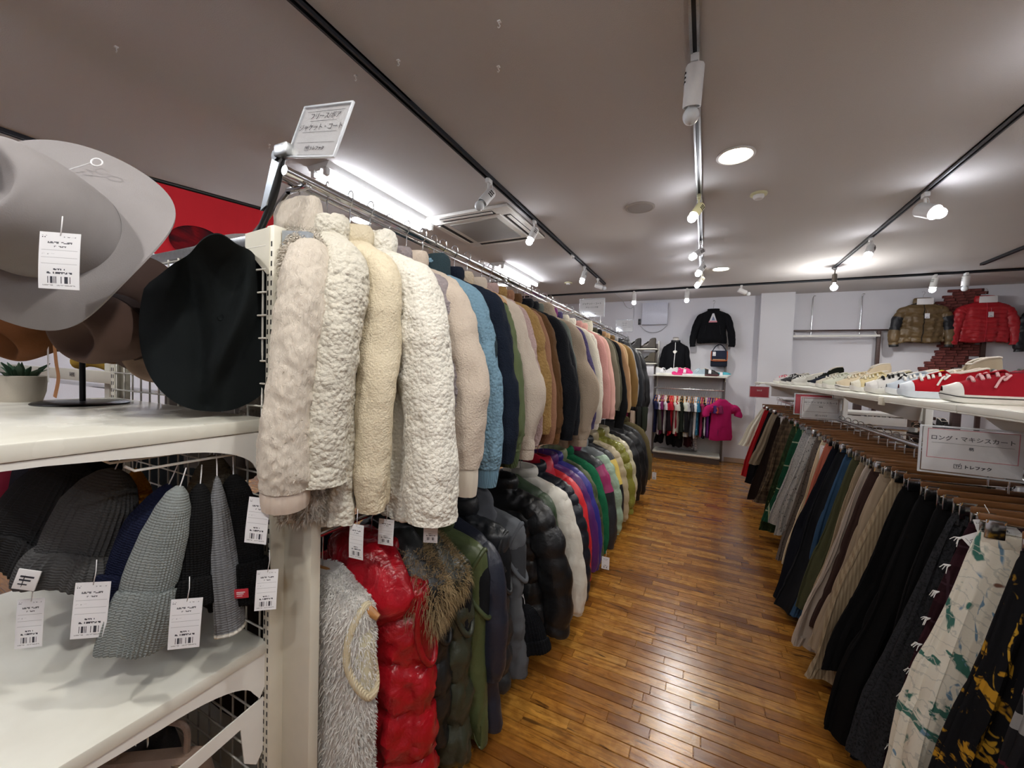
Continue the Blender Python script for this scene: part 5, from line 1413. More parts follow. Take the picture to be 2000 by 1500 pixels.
# ------------------------------------------------------------------ right rack: shoe shelf over skirts
SX0, SX1, SZ = .75, 1.17, 1.385
rk = thing('skirt_rack', 'white rack with shoe shelf on top and chrome skirt rail below', 'display rack', (0, 0, 0))
M_shelfw = plain('shelf_white', '#e8e7dc', .42, var=.03, bscale=9.)
y = .5
for i in range(4):
    L = [1.3, 1.4, 1.5, 1.6][i]
    obj('shelf_board', MB().rbox(((SX0 + SX1) / 2, y + L / 2, SZ - .008), (SX1 - SX0, L - .004, .016), .003), M_shelfw, rk)
    obj('front_lip', MB().rbox((SX0 + .001, y + L / 2, SZ - .013), (.008, L - .004, .022), .003).rbox((SX0 + .010, y + L / 2, SZ - .027), (.022, L - .004, .007), .003), M_shelfw, rk)
    obj('support_bracket', MB().prism([(SX0 + .03, SZ - .024), (SX1, SZ - .024), (SX1, SZ - .16), (SX1 - .05, SZ - .16), (SX0 + .08, SZ - .07)], y + L - .05, y + L - .046), M_white, rk, False)
    obj('post', MB().rbox((SX1 + .02, y + L - .05, .66), (.035, .045, 1.32), .003), M_white, rk)
    y += L
RXR, RZR = .88, 1.178
obj('lip_tape', MB().rbox((SX0 - .003, 2.40, SZ - .026), (.012, .05, .036), .003), plain('masking_tape', '#d9d4c2', .7), rk)
obj('rail_tube', MB().cyl((RXR, .5, RZR - .013), (RXR, 6.2, RZR - .013), .0125, n=18), M_chrome, rk)
for yy in (.9, 1.9, 3.2, 4.7, 6.1):
    obj('rail_bracket', MB().rbox(((RXR + SX1) / 2, yy, RZR - .013), (SX1 - RXR, .014, .028), .003), M_chrome, rk)
obj('back_panel', MB().bbox((SX1 + .03, .5, .1), (SX1 + .045, 6.3, .95)), plain('rack_back', '#5a4436', .6), rk, False)
obj('base', MB().bbox((.86, .5, 0), (SX1 + .05, 6.3, .10)), M_white, rk, False)
# far shelf end with red cards
obj('end_shelf', MB().rbox((.80, 6.75, SZ - .012), (.22, .5, .024), .003).bbox((.70, 6.5, SZ - .045), (.71, 7.0, SZ)), M_shelfw, rk)

SG = 'skirts on the right rail'
def sk(y, label, fab, **kw):
    dx = kw.pop('dx', 0.); tags = kw.pop('tags', ()); nm = kw.pop('name', 'skirt')
    rz_ = .11 * math.sin(y * 53.1); tl = .05 * math.sin(y * 29.7)
    s_ = skirt(label, (RXR + dx, y, RZR - .128), fab, SG, seed=int(y * 911) % 9973, rot=rz_, name=nm, **kw); s_.rotation_euler[1] = tl * .5
    make_clip_hanger('wooden clip hanger on the skirt rail', 'clip hangers on the skirt rail', (RXR + dx, y, RZR), half=kw.get('waist', .17) * .95).rotation_euler = (0, tl * .5, rz_)
    for tg in tags: price_tag(s_, *tg[:1], **(tg[1] if len(tg) > 1 else {}))
    return s_
F = fabric
sk(1.12, 'navy and white striped skirt at the bottom right corner', F('stripe', '#e6e4de', '#23283c', p=.028), hem=.34, L=.92, amp=.018)
sk(1.25, 'black and grey tartan skirt with burgundy lines', F('plaid', '#1e1d20', '#b9b7b8', p=.17, w=.22, c3='#5a2030'), hem=.33, L=.92, amp=.012, pleats=6)
sk(1.38, 'black skirt printed with large yellow flowers', F('floral', '#17171a', '#c89a30', g='#b98a2a', b='#c99c34', l='#17171a'), hem=.35, L=.95)
sk(1.50, 'white skirt printed with green leaves and blue flowers', F('floral', '#e4e0d2', '#7d5a4c', g='#3c6f64', b='#6f8fa8', l='#c2c2b8'), hem=.38, L=.96, amp=.016, D=.06, waist=.19)
sk(1.60, 'dark burgundy skirt with white fringe along the edge', F('plaid', '#2a161c', '#3a2028', p=.12, c3='#45303a'), hem=.36, L=.93, fringe=(M_paper, -1, 10), tags=[((-.15, -.05, .03), dict(w=.065, h=.11, rz=-.4, ry=-.3)), ((-.10, -.07, .01), dict(w=.065, h=.11, rz=-.3, ry=.9))])
sk(1.70, 'charcoal crinkled tiered skirt', F('tweed', '#2c2d31', '#141518'), hem=.39, L=.86, amp=.016, gather=.01, D=.06)
sk(1.80, 'plain black skirt beside the crinkled charcoal one', F('cotton', '#131315'), hem=.36, L=.93)
sk(1.90, 'long black flared skirt, darkest in the middle of the rack', F('cotton', '#0f0f11'), hem=.41, L=.96, amp=.02)
sk(2.05, 'short black A-line skirt beside the tan striped one', F('cotton', '#101012'), hem=.41, L=.78, amp=.018)
sk(2.15, 'tan skirt with fine vertical stripes', F('stripe', '#a3937a', '#8e7d66', p=.012), hem=.41, L=.92, amp=.018)
sk(2.25, 'light tan skirt with buttoned front', F('cotton', '#a39380'), hem=.38, L=.84, amp=.014)
sk(2.33, 'dark brown skirt between the tan skirts', F('cotton', '#3c2c29'), hem=.36, L=.80)
sk(2.42, 'pale pinkish-beige pleated skirt', F('cotton', '#b3a79c'), hem=.40, L=.96, amp=.018, pleats=14)
sk(2.52, 'beige corduroy skirt with fine wales', F('corduroy', '#a08f78'), hem=.38, L=.84)
sk(2.62, 'olive green skirt beside the corduroy one', F('cotton', '#484a35'), hem=.36, L=.86)
sk(2.72, 'mid-blue denim skirt beside the black denim', F('denim', '#33506e'), hem=.38, L=.96, band=F('denim', '#2c4660'))
sk(2.83, 'black denim skirt beside the long navy one', F('denim', '#1b1d22'), hem=.41, L=1.0, amp=.02)
sk(2.98, 'long dark navy flared skirt', F('cotton', '#12141d'), hem=.42, L=.98, amp=.022)
sk(3.12, 'coral peach skirt behind a grey label', F('cotton', '#b96a58'), hem=.32, L=.7)
sk(3.22, 'cream skirt with lilac tag', F('cotton', '#d7c9ac'), hem=.34, L=.86, tags=[((-.16, -.05, -.03), dict(w=.06, h=.1, rz=-.4))])
sk(3.36, 'houndstooth grey skirt near the small sign', F('fleck', '#2a2728', '#6c6460'), hem=.37, L=.90)
sk(3.50, 'black and white marled knit skirt', F('fleck', '#2b2b2d', '#b9b9b8'), hem=.38, L=.76, amp=.014)
sk(3.72, 'silver grey tweed skirt, palest of the far skirts', F('tweed', '#b5b5b5', '#8a8a8c'), hem=.385, L=.74, D=.06)
sk(3.92, 'bottle green skirt with pale checks', F('plaid', '#1e4a38', '#20563f', p=.2, w=.2, c3='#b8c4a8'), hem=.37, L=.80)
sk(4.12, 'dark green skirt with floral lower half', F('floral', '#30402c', '#6d7d4a', g='#44583a', b='#7d8f57', l='#2a3326'), hem=.37, L=.96)
sk(4.4, 'brown checked wool skirt', F('plaid', '#54473a', '#75644f', p=.07, c3='#2c241e'), hem=.37, L=.66)
sk(4.65, 'umber checked skirt behind the brown checked one', F('plaid', '#453a30', '#5c4e40', p=.06, c3='#2a221c'), hem=.36, L=.84)
sk(5.0, 'long espresso brown skirt near the far end', F('cotton', '#241b19'), hem=.42, L=.92, tags=[((-.12, -.05, 0), dict(w=.06, h=.11))])
sk(5.3, 'light taupe skirt near the far end', F('cotton', '#958876'), hem=.36, L=.6)
sk(5.6, 'black skirt near the far end', F('cotton', '#15151a'), hem=.39, L=.88)
sk(5.9, 'scarlet red skirt second from the far end', F('cotton', '#a71f26'), hem=.41, L=.88)
sk(6.15, 'white skirt last at the far end of the rail', F('cotton', '#dcdacb'), hem=.42, L=.52)

sign('large clear sign in front of the near skirts, pink bordered', (.755, 1.72, 1.165), (0, 0, -.10), .228, .148,
     [('ロング・マキシスカート', .0166, 0, .112, .006), ('柄', .0115, 0, .083, .006)], (.32, .955, .0018, M_pink), logo=(.0, .026, .0115), underline=[(-.088, .088, .0965)])
sign('small clear sign halfway along the skirt rail, dark bordered', (.76, 3.5, 1.165), (0, 0, 0), .235, .155,
     [('ロング・マキシスカート', .0178, 0, .118, .006), ('無地', .011, 0, .088, .006)], (.33, .945, .0016, plain('grey_print', '#8a5a62', .6, bump=0)), logo=(.0, .026, .010), underline=[(-.088, .088, .101)])
M_redcard = plain('red_card', '#c43b4c', .5, var=.03)
sign('red card in a clear holder just behind the small sign', (.735, 3.60, 1.185), (0, 0, 0), .23, .155, [], None, paper=M_redcard, sheet_name='card')
sign('red card at the far left end of the shoe shelf', (.70, 6.46, 1.17), (0, 0, 0), .24, .16, [('SALE', .03, 0, .10, .004)], None, paper=M_redcard, ink=M_paper, sheet_name='card')
sg = thing('white_card', 'white card hanging behind the far red card', 'sign', (.99, 6.3, 1.22)); obj('card', MB().rbox((0, 0, .05), (.34, .003, .13), .001), M_paper, sg); obj('clip', MB().rbox((0, -.003, .12), (.03, .008, .02), .002), M_chrome, sg)

# ------------------------------------------------------------------ shoes
def sneaker(label, loc, rz, upper, sole='#e6e4dc', toe=None, lace='#e8e6e0', Ls=.265, hi=False, stripe=None, group='shoes on the long shelf', name='sneaker', cat='shoe', lining='#d8d0c4', tagp=True, lacing=True, kind='canvas', chunky=1.0, tilt=0., lowcut=False, word=None, strap=False):
    t = thing(name, label, cat, loc, (0, 0, rz), group)
    up_m = fabric(kind, upper); so_m = plain('sole_' + sole, sole, .5, var=.03)
    R = 40; u = np.linspace(0, 1, R)                    # heel -> toe
    x = -Ls / 2 + Ls * u
    w = np.interp(u, [0, .03, .12, .3, .5, .7, .86, .95, 1], [.012, .026, .034, .034, .037, .047, .046, .033, .008]) * 1.05
    cy = .006 * np.sin(u * PI * 1.2 - .6)
    sh = .03 * chunky
    N = 24; a = np.arange(N) * 2 * PI / N
    top = np.stack([np.concatenate([x, x[::-1]]), np.concatenate([cy + w, (cy - w)[::-1]])], -1)
    rows = []
    for k, z in ((.90, 0), (.98, .003), (1.02, sh * .5), (1.0, sh * .95), (.96, sh), (.4, sh)):
        c_ = np.stack([top[:, 0] * (k * .5 + .5 if k > .5 else .5), cy.mean() + (top[:, 1] - cy.mean()) * k, np.full(len(top), z) + .010 * np.clip((top[:, 0] / Ls - .33) / .17, 0, 1) ** 2 * 1.0], -1)
        rows.append(c_)
    sole_o = obj('sole', MB().grid(np.array(rows), True, True, True), so_m, t)
    if stripe:
        q = np.array(rows)[2].copy(); q2 = q.copy(); q = q * (1.006, 1.03, 1) + (0, 0, .004); q2 = q2 * (1.006, 1.03, 1) + (0, 0, .0075)
        obj('foxing_stripe', MB().grid(np.stack([q, q2]), True), plain('stripe_' + stripe, stripe, .5), sole_o)
    # upper
    h = np.interp(u, [0, .06, .2, .36, .5, .66, .85, 1], [.092, .108, .095, .086, .086, .07, .048, .02]) if not hi else np.interp(u, [0, .06, .22, .36, .46, .62, .82, 1], [.145, .16, .155, .14, .11, .07, .043, .018])
    if lowcut: h = np.interp(u, [0, .06, .2, .4, .55, .7, .85, 1], [.05, .055, .045, .04, .05, .048, .04, .016])
    op = np.interp(u, [0, .02, .05, .30, .42, .50], [0, .5, 1, 1, .6, 0])
    S_ = 33; s = np.linspace(-1, 1, S_)
    P = np.zeros((R, S_, 3))
    for i in range(R):
        ab = np.abs(s)
        dome_z = np.sqrt(np.clip(1 - ab ** 2.4, 0, 1)) * h[i]; dome_y = s * w[i]
        # open collar: outer wall up to the rim at |s|=.5, then down inside
        wall = np.where(ab > .5, 1 - ((ab - .5) / .5) ** 2.2, ab / .5 * .72 + .28) * h[i]
        wy = np.where(ab > .5, np.sign(s) * (.80 + .22 * np.sin((1 - (ab - .5) / .5) * PI * .5 + .0) * 0 + .2 * ((ab - .5) / .5)), s / .5 * .78) * w[i]
        o_ = op[i]
        P[i, :, 0] = x[i] * .985 - (.012 * (wall / .1) if u[i] < .1 else 0) * 0
        P[i, :, 1] = cy[i] + (wy * o_ + dome_y * (1 - o_)) * .97
        P[i, :, 2] = sh * .85 + wall * o_ + dome_z * (1 - o_) + .010 * np.clip((x[i] / Ls - .33) / .17, 0, 1) ** 2
    obj('upper', MB().grid(P, False), up_m, t)
    rim = np.concatenate([P[2:16, 8], P[15:1:-1, 24]], 0)
    obj('lining', MB().tube(np.concatenate([rim, rim[:1]]), .0042, 8, False), fabric('cotton', lining), t)
    if toe:
        i0 = int(R * .85); Q = P[i0:].copy(); c_ = np.array([Q[0, :, 0].mean() - .01, 0, sh * .5]); Q = c_ + (Q - c_) * (1.03, 1.07, 1.05)
        obj('toe_cap', MB().grid(Q, False), plain('toe_' + toe, toe, .45), t)
    if lacing:
        tg_ = MB(); i0, i1 = int(R * .40), int(R * .72)
        tp = P[i0:i1, S_ // 2] + (0, 0, .003)
        obj('tongue', MB().tube(np.concatenate([[tp[0] + (-.03, 0, .03 if not hi else .012)], tp]), .017, 10, True, .25, up=(0, 0, 1)), up_m, t)
        for k in np.linspace(.46, .74, 5):
            i = int(R * k); c_ = P[i]; a_, b_, m_ = c_[6], c_[26], c_[16]
            tg_.tube(smooth_path([a_ + (0, 0, .001), (a_ + m_) / 2 + (.004, 0, .007), m_ + (.006, 0, .006), (b_ + m_) / 2 + (.008, 0, .007), b_ + (.01, 0, .001)], 12), .0048, 6)
        m_ = P[int(R * .44), 16] + (0, 0, .006)
        for sg_ in (-1, 1):
            tg_.tube(smooth_path([m_, m_ + (.01, sg_ * .025, .012), m_ + (.03, sg_ * .042, -.004), m_ + (.02, sg_ * .018, .002), m_], 14), .0036, 6)
            tg_.tube(smooth_path([m_, m_ + (.03, sg_ * .03, .006), m_ + (.055, sg_ * .05, -.03)], 8), .0034, 6)
        obj('laces', tg_, fabric('cotton', lace), t)
    if strap:
        for k in (.45, .66):
            c_ = P[int(R * k)]; obj('strap', MB().tube(c_[2:-2:2] + (0, 0, .004), .009, 8, True, .3), fabric(kind, lace), t)
    if hi:
        for k in (.24, .3): 
            pass
    if tagp:
        p = price_tag(t, (-.02, -.035, .105 if not lowcut else .07), w=.04, h=.07, string=0, rx=.5, rz=rz * 0 + PI - rz)
    if word:
        letters(word, .03, M_ink, t, (.06, w.max() * .93, sh + .012), rot=(PI / 2 - .5, 0, PI), bold=.01)
    return t
SY = SZ + .0005
def sh(y, label, upper, dx=0., rz=PI, **kw):
    return sneaker(label, (SX0 + .155 + dx, y, SY), rz, upper, **kw)
sh(1.70, 'red canvas high-top with pale pink lining at the right edge', '#a81a26', hi=True, toe='#e8e4dc', lining='#d9b3a4', Ls=.28, dx=.09, lace='#d9aeb0')
sh(1.56, 'white knit trainer half cut off at the right edge', '#d9cfc6', dx=.02, lace='#cfc4ba')
sh(1.93, 'red canvas low-top with loose pink laces and black sole line, second nearest', '#9c1e2c', toe='#e9e8e2', lace='#d9aeb0', stripe='#222222', Ls=.29, lining='#7d2a36')
sh(2.08, 'red canvas plimsoll lying behind the pink-laced one', '#93202c', toe='#e9e8e2', lace='#dcd2d0', dx=.11, stripe='#222222')
sh(2.29, 'red canvas low-top with white laces and pale blue-white sole', '#ad1a26', toe='#dfe6ee', sole='#dbe3ec', Ls=.28)
sh(2.42, 'beige canvas high-top standing behind the red low-tops', '#a99c86', hi=True, dx=.10, lace='#d8cdbb', toe='#dcd6c8')
sh(2.54, 'white trainer with pale blue panels', '#c5cfda', sole='#e5e8ea', dx=.03)
sh(2.68, 'white shoe marked with black letters and black laces', '#dcdad6', lace='#1c1c1e', word='NEW', Ls=.285, toe='#e6e4e0')
sh(2.81, 'pair mate of the lettered white shoe with yellow heel lining', '#3a3a2c', lace='#1a1a1c', dx=.08, lining='#c3c04a')
sh(2.95, 'cream low-top with pale yellow toe', '#d9c99c', toe='#e8e4d2', lace='#e2dac2')
sh(3.08, 'ivory canvas low-top with white tag', '#ddd6c2', lace='#e6e0d0', dx=.05)
sh(3.24, 'ivory low-top with dark brown sole line', '#dccdb0', stripe='#4a3a2a', lace='#dfd6c2')
sh(3.40, 'ecru high-top with pink heel tab', '#d6c6aa', hi=True, dx=.06, lace='#e0d8c6')
sh(3.56, 'pale mint-white low-top in the cream group', '#d9dccb', lace='#d9d8cc')
sh(3.75, 'off-white low-top halfway down the shelf', '#d2cdbb', lace='#dcd8cc')
sh(3.95, 'maroon and black trainer behind the off-white ones', '#3c2429', lace='#222224', dx=.08)
sh(4.2, 'navy and black floral slip-on with white tag', '#20242f', lacing=False, dx=.05)
sh(4.45, 'black camouflage trainer beyond the navy slip-on', '#23261f', hi=True, dx=.08, lace='#1d1f1c')
sh(4.7, 'white low-top with cream sole beyond the navy slip-on', '#d2d0c8', lace='#d6d4cc')
sh(4.95, 'white and black strapped sandal', '#2a2a2c', lacing=False, lowcut=True, strap=True, lace='#d8d8d8')
sh(5.3, 'black and silver trainer near the far shelf end', '#4a4a4c', lace='#c9c9c9')
sh(5.65, 'white trainer with black collar near the far shelf end', '#c8c8c6', lining='#1d1d20', dx=.04)
sh(5.98, 'white and pink trainer last on the shelf', '#cfc8c8', lace='#d46a7a', dx=.02)
for y, lab in ((1.98, 'dark green key-shaped theft tag between the red shoes'), (2.12, 'black theft tag hanging on the red low-top')):
    k = thing('theft_tag', lab, 'security tag', (SX0 + .21, y, SY + .075)); k.rotation_euler = (.3, .2, .2)
    obj('shell', MB().rbox((0, 0, 0), (.042, .014, .05), .008, 3), plain('tag_shell', '#2b302c', .4), k)
    obj('neck', MB().rbox((0, 0, .032), (.022, .012, .028), .006, 3).cyl((0, -.008, .045), (0, .008, .045), .008, n=16), plain('tag_shell', '#2b302c', .4), k)

# ------------------------------------------------------------------ back wall: display bay, torso form, jacket, bag, box
bay = thing('wall_bay', 'white wall bay with shelf, chrome rail and low base by the back wall', 'display rack', (0, 0, 0))
obj('back_panel', MB().bbox((-.80, 7.56, .06), (.32, 7.585, 1.45)), plain('bay_grey', '#b9b9ba', .6), bay, False)
obj('shelf_board', MB().rbox((-.235, 7.38, 1.435), (1.13, .36, .022), .003), M_shelfw, bay)
obj('base_shelf', MB().rbox((-.235, 7.37, .115), (1.04, .38, .03), .004).bbox((-.73, 7.22, .0), (.27, 7.5, .095)), M_shelfw, bay)
obj('kick_board', MB().bbox((-.74, 7.195, 0), (.28, 7.215, .085)), plain('kick', '#4a3b32', .6), bay, False)
for x in (-.80, .31):
    obj('post', MB().rbox((x, 7.55, 1.0), (.035, .05, 2.0), .003), plain('bay_post', '#6b6360', .5), bay)
    obj('side_bracket', MB().prism([(x - .002, 1.42), (x + .002, 1.42), (x + .002, 1.36), (x - .002, 1.36)], 7.22, 7.55), M_white, bay, False)
obj('rail', MB().cyl((-.78, 7.26, 1.215), (.30, 7.26, 1.215), .011, n=14), M_chrome, bay)
for x in (-.76, .0, .28): obj('rail_arm', MB().cyl((x, 7.26, 1.215), (x, 7.55, 1.215), .006, n=8), M_chrome, bay)

TS = [('#23264a', 'navy'), ('#cfc9dc', 'lilac white'), ('#4d4a44', 'dark khaki'), ('#7b2f63', 'plum'), ('#d2ccd0', 'pearl'), ('#231a20', 'black with violet trim'), ('#b02038', 'red'), ('#c42a3c', 'scarlet'), ('#d8d4cc', 'white with red edge'), ('#a12c3c', 'wine red'), ('#dcd8cc', 'ivory'),
      ('#20261f', 'dark green'), ('#cfd2c4', 'pale green'), ('#1c1c20', 'jet black'), ('#c9c9cc', 'light grey'), ('#4c4d54', 'slate grey'), ('#b9b9c0', 'black and white striped'), ('#e2e2e4', 'bright white'), ('#2f6f93', 'blue printed'), ('#8f2f52', 'maroon pink'), ('#18181b', 'coal black'),
      ('#d3d0d6', 'white with purple sleeve'), ('#6b2f7a', 'violet'), ('#36204f', 'deep purple'), ('#46306a', 'indigo'), ('#d05a4a', 'coral orange'), ('#7a2a52', 'berry')]
TG = 't-shirts in the wall bay'
hm_small = None
for i, (c, nm) in enumerate(TS):
    x = -.73 + i * (1.0 / len(TS))
    fab_ = F('stripe', '#e4e4e6', '#1c1c20', p=.02, axis='z') if 'striped' in nm else F('cotton', c)
    if 'blue printed' in nm: fab_ = F('floral', '#2f7397', '#9fc4cf', g='#1d4f70', b='#6fa9bf', l='#1d4f70')
    long_ = i in (2, 5, 11, 13)
    garment('t_shirt', f'{nm} shirt hanging edge-on in the wall bay', 't-shirt', (x, 7.255, 1.218), TG, fab_, W=.19, L=(.64 if not long_ else .70) + .03 * math.sin(i * 2.3), SL=.15 if not long_ else .5, D=.028, res=0, rot=PI / 2 + .12 * math.sin(i * 1.7), seed=i + 200, r=.045, taper=1.0, fl=.4)
    make_hanger('pale wooden hanger on the wall-bay rail', 'hangers on the wall-bay rail', (x, 7.26, 1.228), None).rotation_euler = (0, 0, PI / 2)
garment('t_shirt', 'magenta pink shirt turned to the aisle at the right end of the wall bay', 't-shirt', (.27, 7.12, 1.21), TG, F('cotton', '#b02060'), W=.16, L=.66, SL=.2, D=.05, res=1, rot=.5, seed=333, r=.06, taper=1.0, fl=1.2)
for i, (x, c, z, lab) in enumerate(((-.66, '#1a1a20', .62, 'black leggings hanging low at the left of the wall bay'), (-.48, '#16161a', .60, 'dark trousers with white tag hanging low in the wall bay'), (-.36, '#222226', .58, 'charcoal shorts hanging low in the wall bay'), (-.2, '#3a1c24', .6, 'dark wine trousers hanging low in the wall bay'), (-.1, '#c9c9cc', .56, 'striped leggings hanging low in the wall bay'))):
    sk_ = skirt(lab, (x, 7.3, z), F('stripe', '#e0e0e2', '#1c1c20', p=.02, axis='z') if 'striped' in lab else F('cotton', c), 'trousers in the wall bay', waist=.05 if 'striped' in lab else .07, L=.36, hem=.05 if 'striped' in lab else .075, seed=i, N=32, R=14, name='trousers', cat='trousers')
    if i in (1, 3): price_tag(sk_, (0, -.08, -.02), w=.045, h=.12, string=.03)
lb = thing('wall_rack', 'narrow rack with hanging jackets left of the wall bay', 'display rack', (0, 0, 0))
obj('rail', MB().cyl((-1.6, 6.75, 1.32), (-.86, 6.75, 1.32), .011, n=12), M_chrome, lb)
for x in (-1.6, -.86): obj('post', MB().cyl((x, 6.75, 0), (x, 6.75, 1.33), .013, n=12), M_steel, lb); obj('foot', MB().rbox((x, 6.75, .012), (.03, .45, .024), .006), M_steel, lb)
for i, (x, c, lab, L_) in enumerate(((-1.42, '#23252a', 'black jacket in the narrow rack', .7), (-1.3, '#5c1730', 'burgundy track jacket in the narrow rack', .7), (-1.18, '#711c3c', 'wine red jacket with white stripe in the narrow rack', .72), (-1.06, '#c2ae9a', 'pinkish beige jacket in the narrow rack', .72), (-.96, '#2b2d2a', 'dark olive jacket in the narrow rack', .72), (-.88, '#343a30', 'grey-green jacket at the end of the narrow rack', .7))):
    garment('jacket', lab, 'jacket', (x, 6.75, 1.333), 'jackets in the narrow rack', F('cotton', c), W=.2, L=L_, SL=.55, res=0, rot=PI / 2 + .15, seed=i + 400)

# shoes on the bay shelf
def bs(x, label, upper, **kw):
    return sneaker(label, (x, 7.33, 1.447), kw.pop('rz', .25), upper, Ls=.24, group='shoes on the wall bay shelf', **kw)
bs(-.66, 'white and black trainer at the left of the wall bay shelf', '#d6d6d8', lace='#26262a', kind='canvas')
bs(-.52, 'second white trainer on the wall bay shelf', '#dcdce0', rz=PI - .4, lace='#d8d8da')
bs(-.40, 'hot pink trainer on the wall bay shelf', '#e0387f', lace='#ef6aa4', sole='#e23a80', rz=-2.8)
bs(-.28, 'hot pink trainer with white tag beside its mate', '#e63f88', lace='#ef6aa4', sole='#e9e9ea', rz=-.2)
bs(-.09, 'pale blue running shoe on the wall bay shelf', '#a9bcc8', lace='#cfdbe2', sole='#dfe6ea', rz=PI + .1)
bs(.10, 'black Mary-Jane shoe with red sole edge on the wall bay shelf', '#1b191a', sole='#4a1d22', lacing=False, strap=True, lace='#1b191a', kind='leather', rz=-.1)
bs(.27, 'teal and white slipper at the right of the wall bay shelf', '#58aebd', lacing=False, lowcut=True, sole='#d8e2e2', rz=-.15)

# boots on small shelves
bsf = thing('boot_shelves', 'two small white shelves with boots on the back wall', 'shelf', (0, 0, 0))
for z in (1.90, 1.645):
    obj('shelf_board', MB().rbox((-1.0, 7.40, z - .01), (.46, .3, .018), .003), M_shelfw, bsf)
for x in (-1.23, -.77): obj('post', MB().rbox((x, 7.57, 1.3), (.03, .03, 1.5), .002), M_white, bsf)
obj('price_rail', MB().rbox((-.93, 7.24, 1.50), (.26, .006, .17), .002), plain('pale_card', '#c9c9ce', .5), bsf)
def boot(label, loc, rz, c):
    b = sneaker(label, loc, rz, c, sole='#2b2722', lace='#1f1c19', Ls=.26, hi=True, kind='leather', group='boots on the wall shelves', name='boot', cat='boot', lining='#3a332c')
boot('black ankle boot with white tag at the left end of the upper boot shelf', (-1.17, 7.33, 1.90), PI + .3, '#1b1a1a')
boot('dark brown lace-up boot on the upper boot shelf', (-.92, 7.33, 1.90), PI - .1, '#403a33')
boot('black boot at the left of the lower boot shelf', (-1.17, 7.33, 1.645), PI + .2, '#171616')
boot('olive brown low boot on the lower boot shelf', (-.92, 7.33, 1.645), PI - .05, '#453e30')

# torso form
tf = thing('torso_form', 'white torso form wearing a black zip jacket on the wall bay', 'mannequin', (-.48, 7.44, 1.446))
pr = smooth_path([(.0, .12, .085), (.1, .115, .082), (.25, .125, .088), (.40, .14, .08), (.48, .12, .035), (.53, .07, .03), (.56, .046, .035), (.62, .05, .048), (.65, .05, .048)], 40)
a = np.arange(36) * 2 * PI / 36
obj('torso', MB().grid(np.stack([pr[:, 1][:, None] * np.cos(a), pr[:, 2][:, None] * np.sin(a), np.repeat(pr[:, 0][:, None], 36, 1)], -1), True, True, True), plain('form_cloth', '#d6d2cc', .7), tf)
obj('neck_cap', MB().lathe((0, 0, .65), [(0, .008), (.04, .008), (.052, 0), (.05, -.006)], 28), plain('cap_metal', '#8a8178', .4, .5), tf)
garment('jacket', 'black zip jacket with pale zip worn by the torso form', 'jacket', (-.48, 7.44, 2.165), 'jackets on the back wall', F('cotton', '#0d0e12'), W=.165, L=.58, SL=.52, D=.105, res=1, seed=51, r=.05, fl=.55, yo=-.02, collar=F('nylon', '#101217'), collar_h=.03, zip_m=M_paper)
wj = garment('jacket', 'black sweatshirt with triangle print hung high on the back wall', 'jacket', (.085, 7.50, 2.71), 'jackets on the back wall', F('cotton', '#131417'), W=.20, L=.56, SL=.56, D=.045, res=2, seed=52, r=.06, fl=1.1, collar=F('rib', '#101114'), collar_h=.012, hem=F('rib', '#101114'))
hb = make_hanger('wooden hanger of the black sweatshirt on the back wall', 'hangers on the back wall', (.085, 7.50, 2.71), None)
obj('chest_print', MB().prism([(-.06, -.35), (.06, -.35), (.012, -.205), (-.012, -.205)], -.062, -.058), plain('print_white', '#d9d9dd', .6), wj, False)
obj('chest_print', MB().prism([(-.065, -.355), (.065, -.355), (.058, -.33), (-.058, -.33)], -.064, -.060), plain('print_pink', '#d98a96', .6), wj, False)
obj('chest_print', MB().prism([(-.02, -.32), (.03, -.32), (.0, -.25)], -.064, -.060), plain('print_blue', '#7a86a8', .6), wj, False)
for s in (-1, 1):
    obj('pocket_zip', MB().tube([(s * .10, -.052, -.40), (s * .125, -.052, -.56)], .003, 6), M_blackmetal, wj)
nail = thing('wall_hook', 'nail above the black sweatshirt', 'hook', (.085, 7.60, 2.735)); obj('pin', MB().cyl((0, 0, 0), (0, -.11, .0), .003, n=8), M_steel, nail)

bg = thing('shoulder_bag', 'navy shoulder bag with orange trim hanging by the wall bay', 'bag', (.205, 7.48, 1.61))
obj('body', MB().rbox((0, 0, .13), (.25, .07, .26), .02, 3), F('canvas', '#252a35'), bg)
obj('flap', MB().rbox((.0, -.037, .185), (.235, .012, .17), .006, 2), F('canvas', '#2b3040'), bg)
pth = smooth_path([(-.118, -.046, .26), (-.12, -.046, .13), (-.09, -.046, .10), (.09, -.046, .10), (.12, -.046, .13), (.118, -.046, .26)], 30)
obj('trim', MB().tube(pth, .008, 8, True), F('leather', '#b55a2c'), bg)
obj('pale_band', MB().rbox((0, -.045, .118), (.19, .006, .016), .003), F('canvas', '#c79a72'), bg)
obj('strap', MB().tube(smooth_path([(-.11, 0, .25), (-.06, .03, .34), (.0, .05, .38), (.06, .03, .34), (.11, 0, .25)], 20), .008, 8), F('canvas', '#252a35'), bg)
price_tag(bg, (-.075, -.05, .25), w=.045, h=.07, string=.02)
wh = thing('wall_hook', 'hook carrying the shoulder bag', 'hook', (.205, 7.60, 1.985)); obj('pin', MB().tube([(0, 0, 0), (0, -.075, 0), (0, -.08, .015)], .004, 8), M_steel, wh)

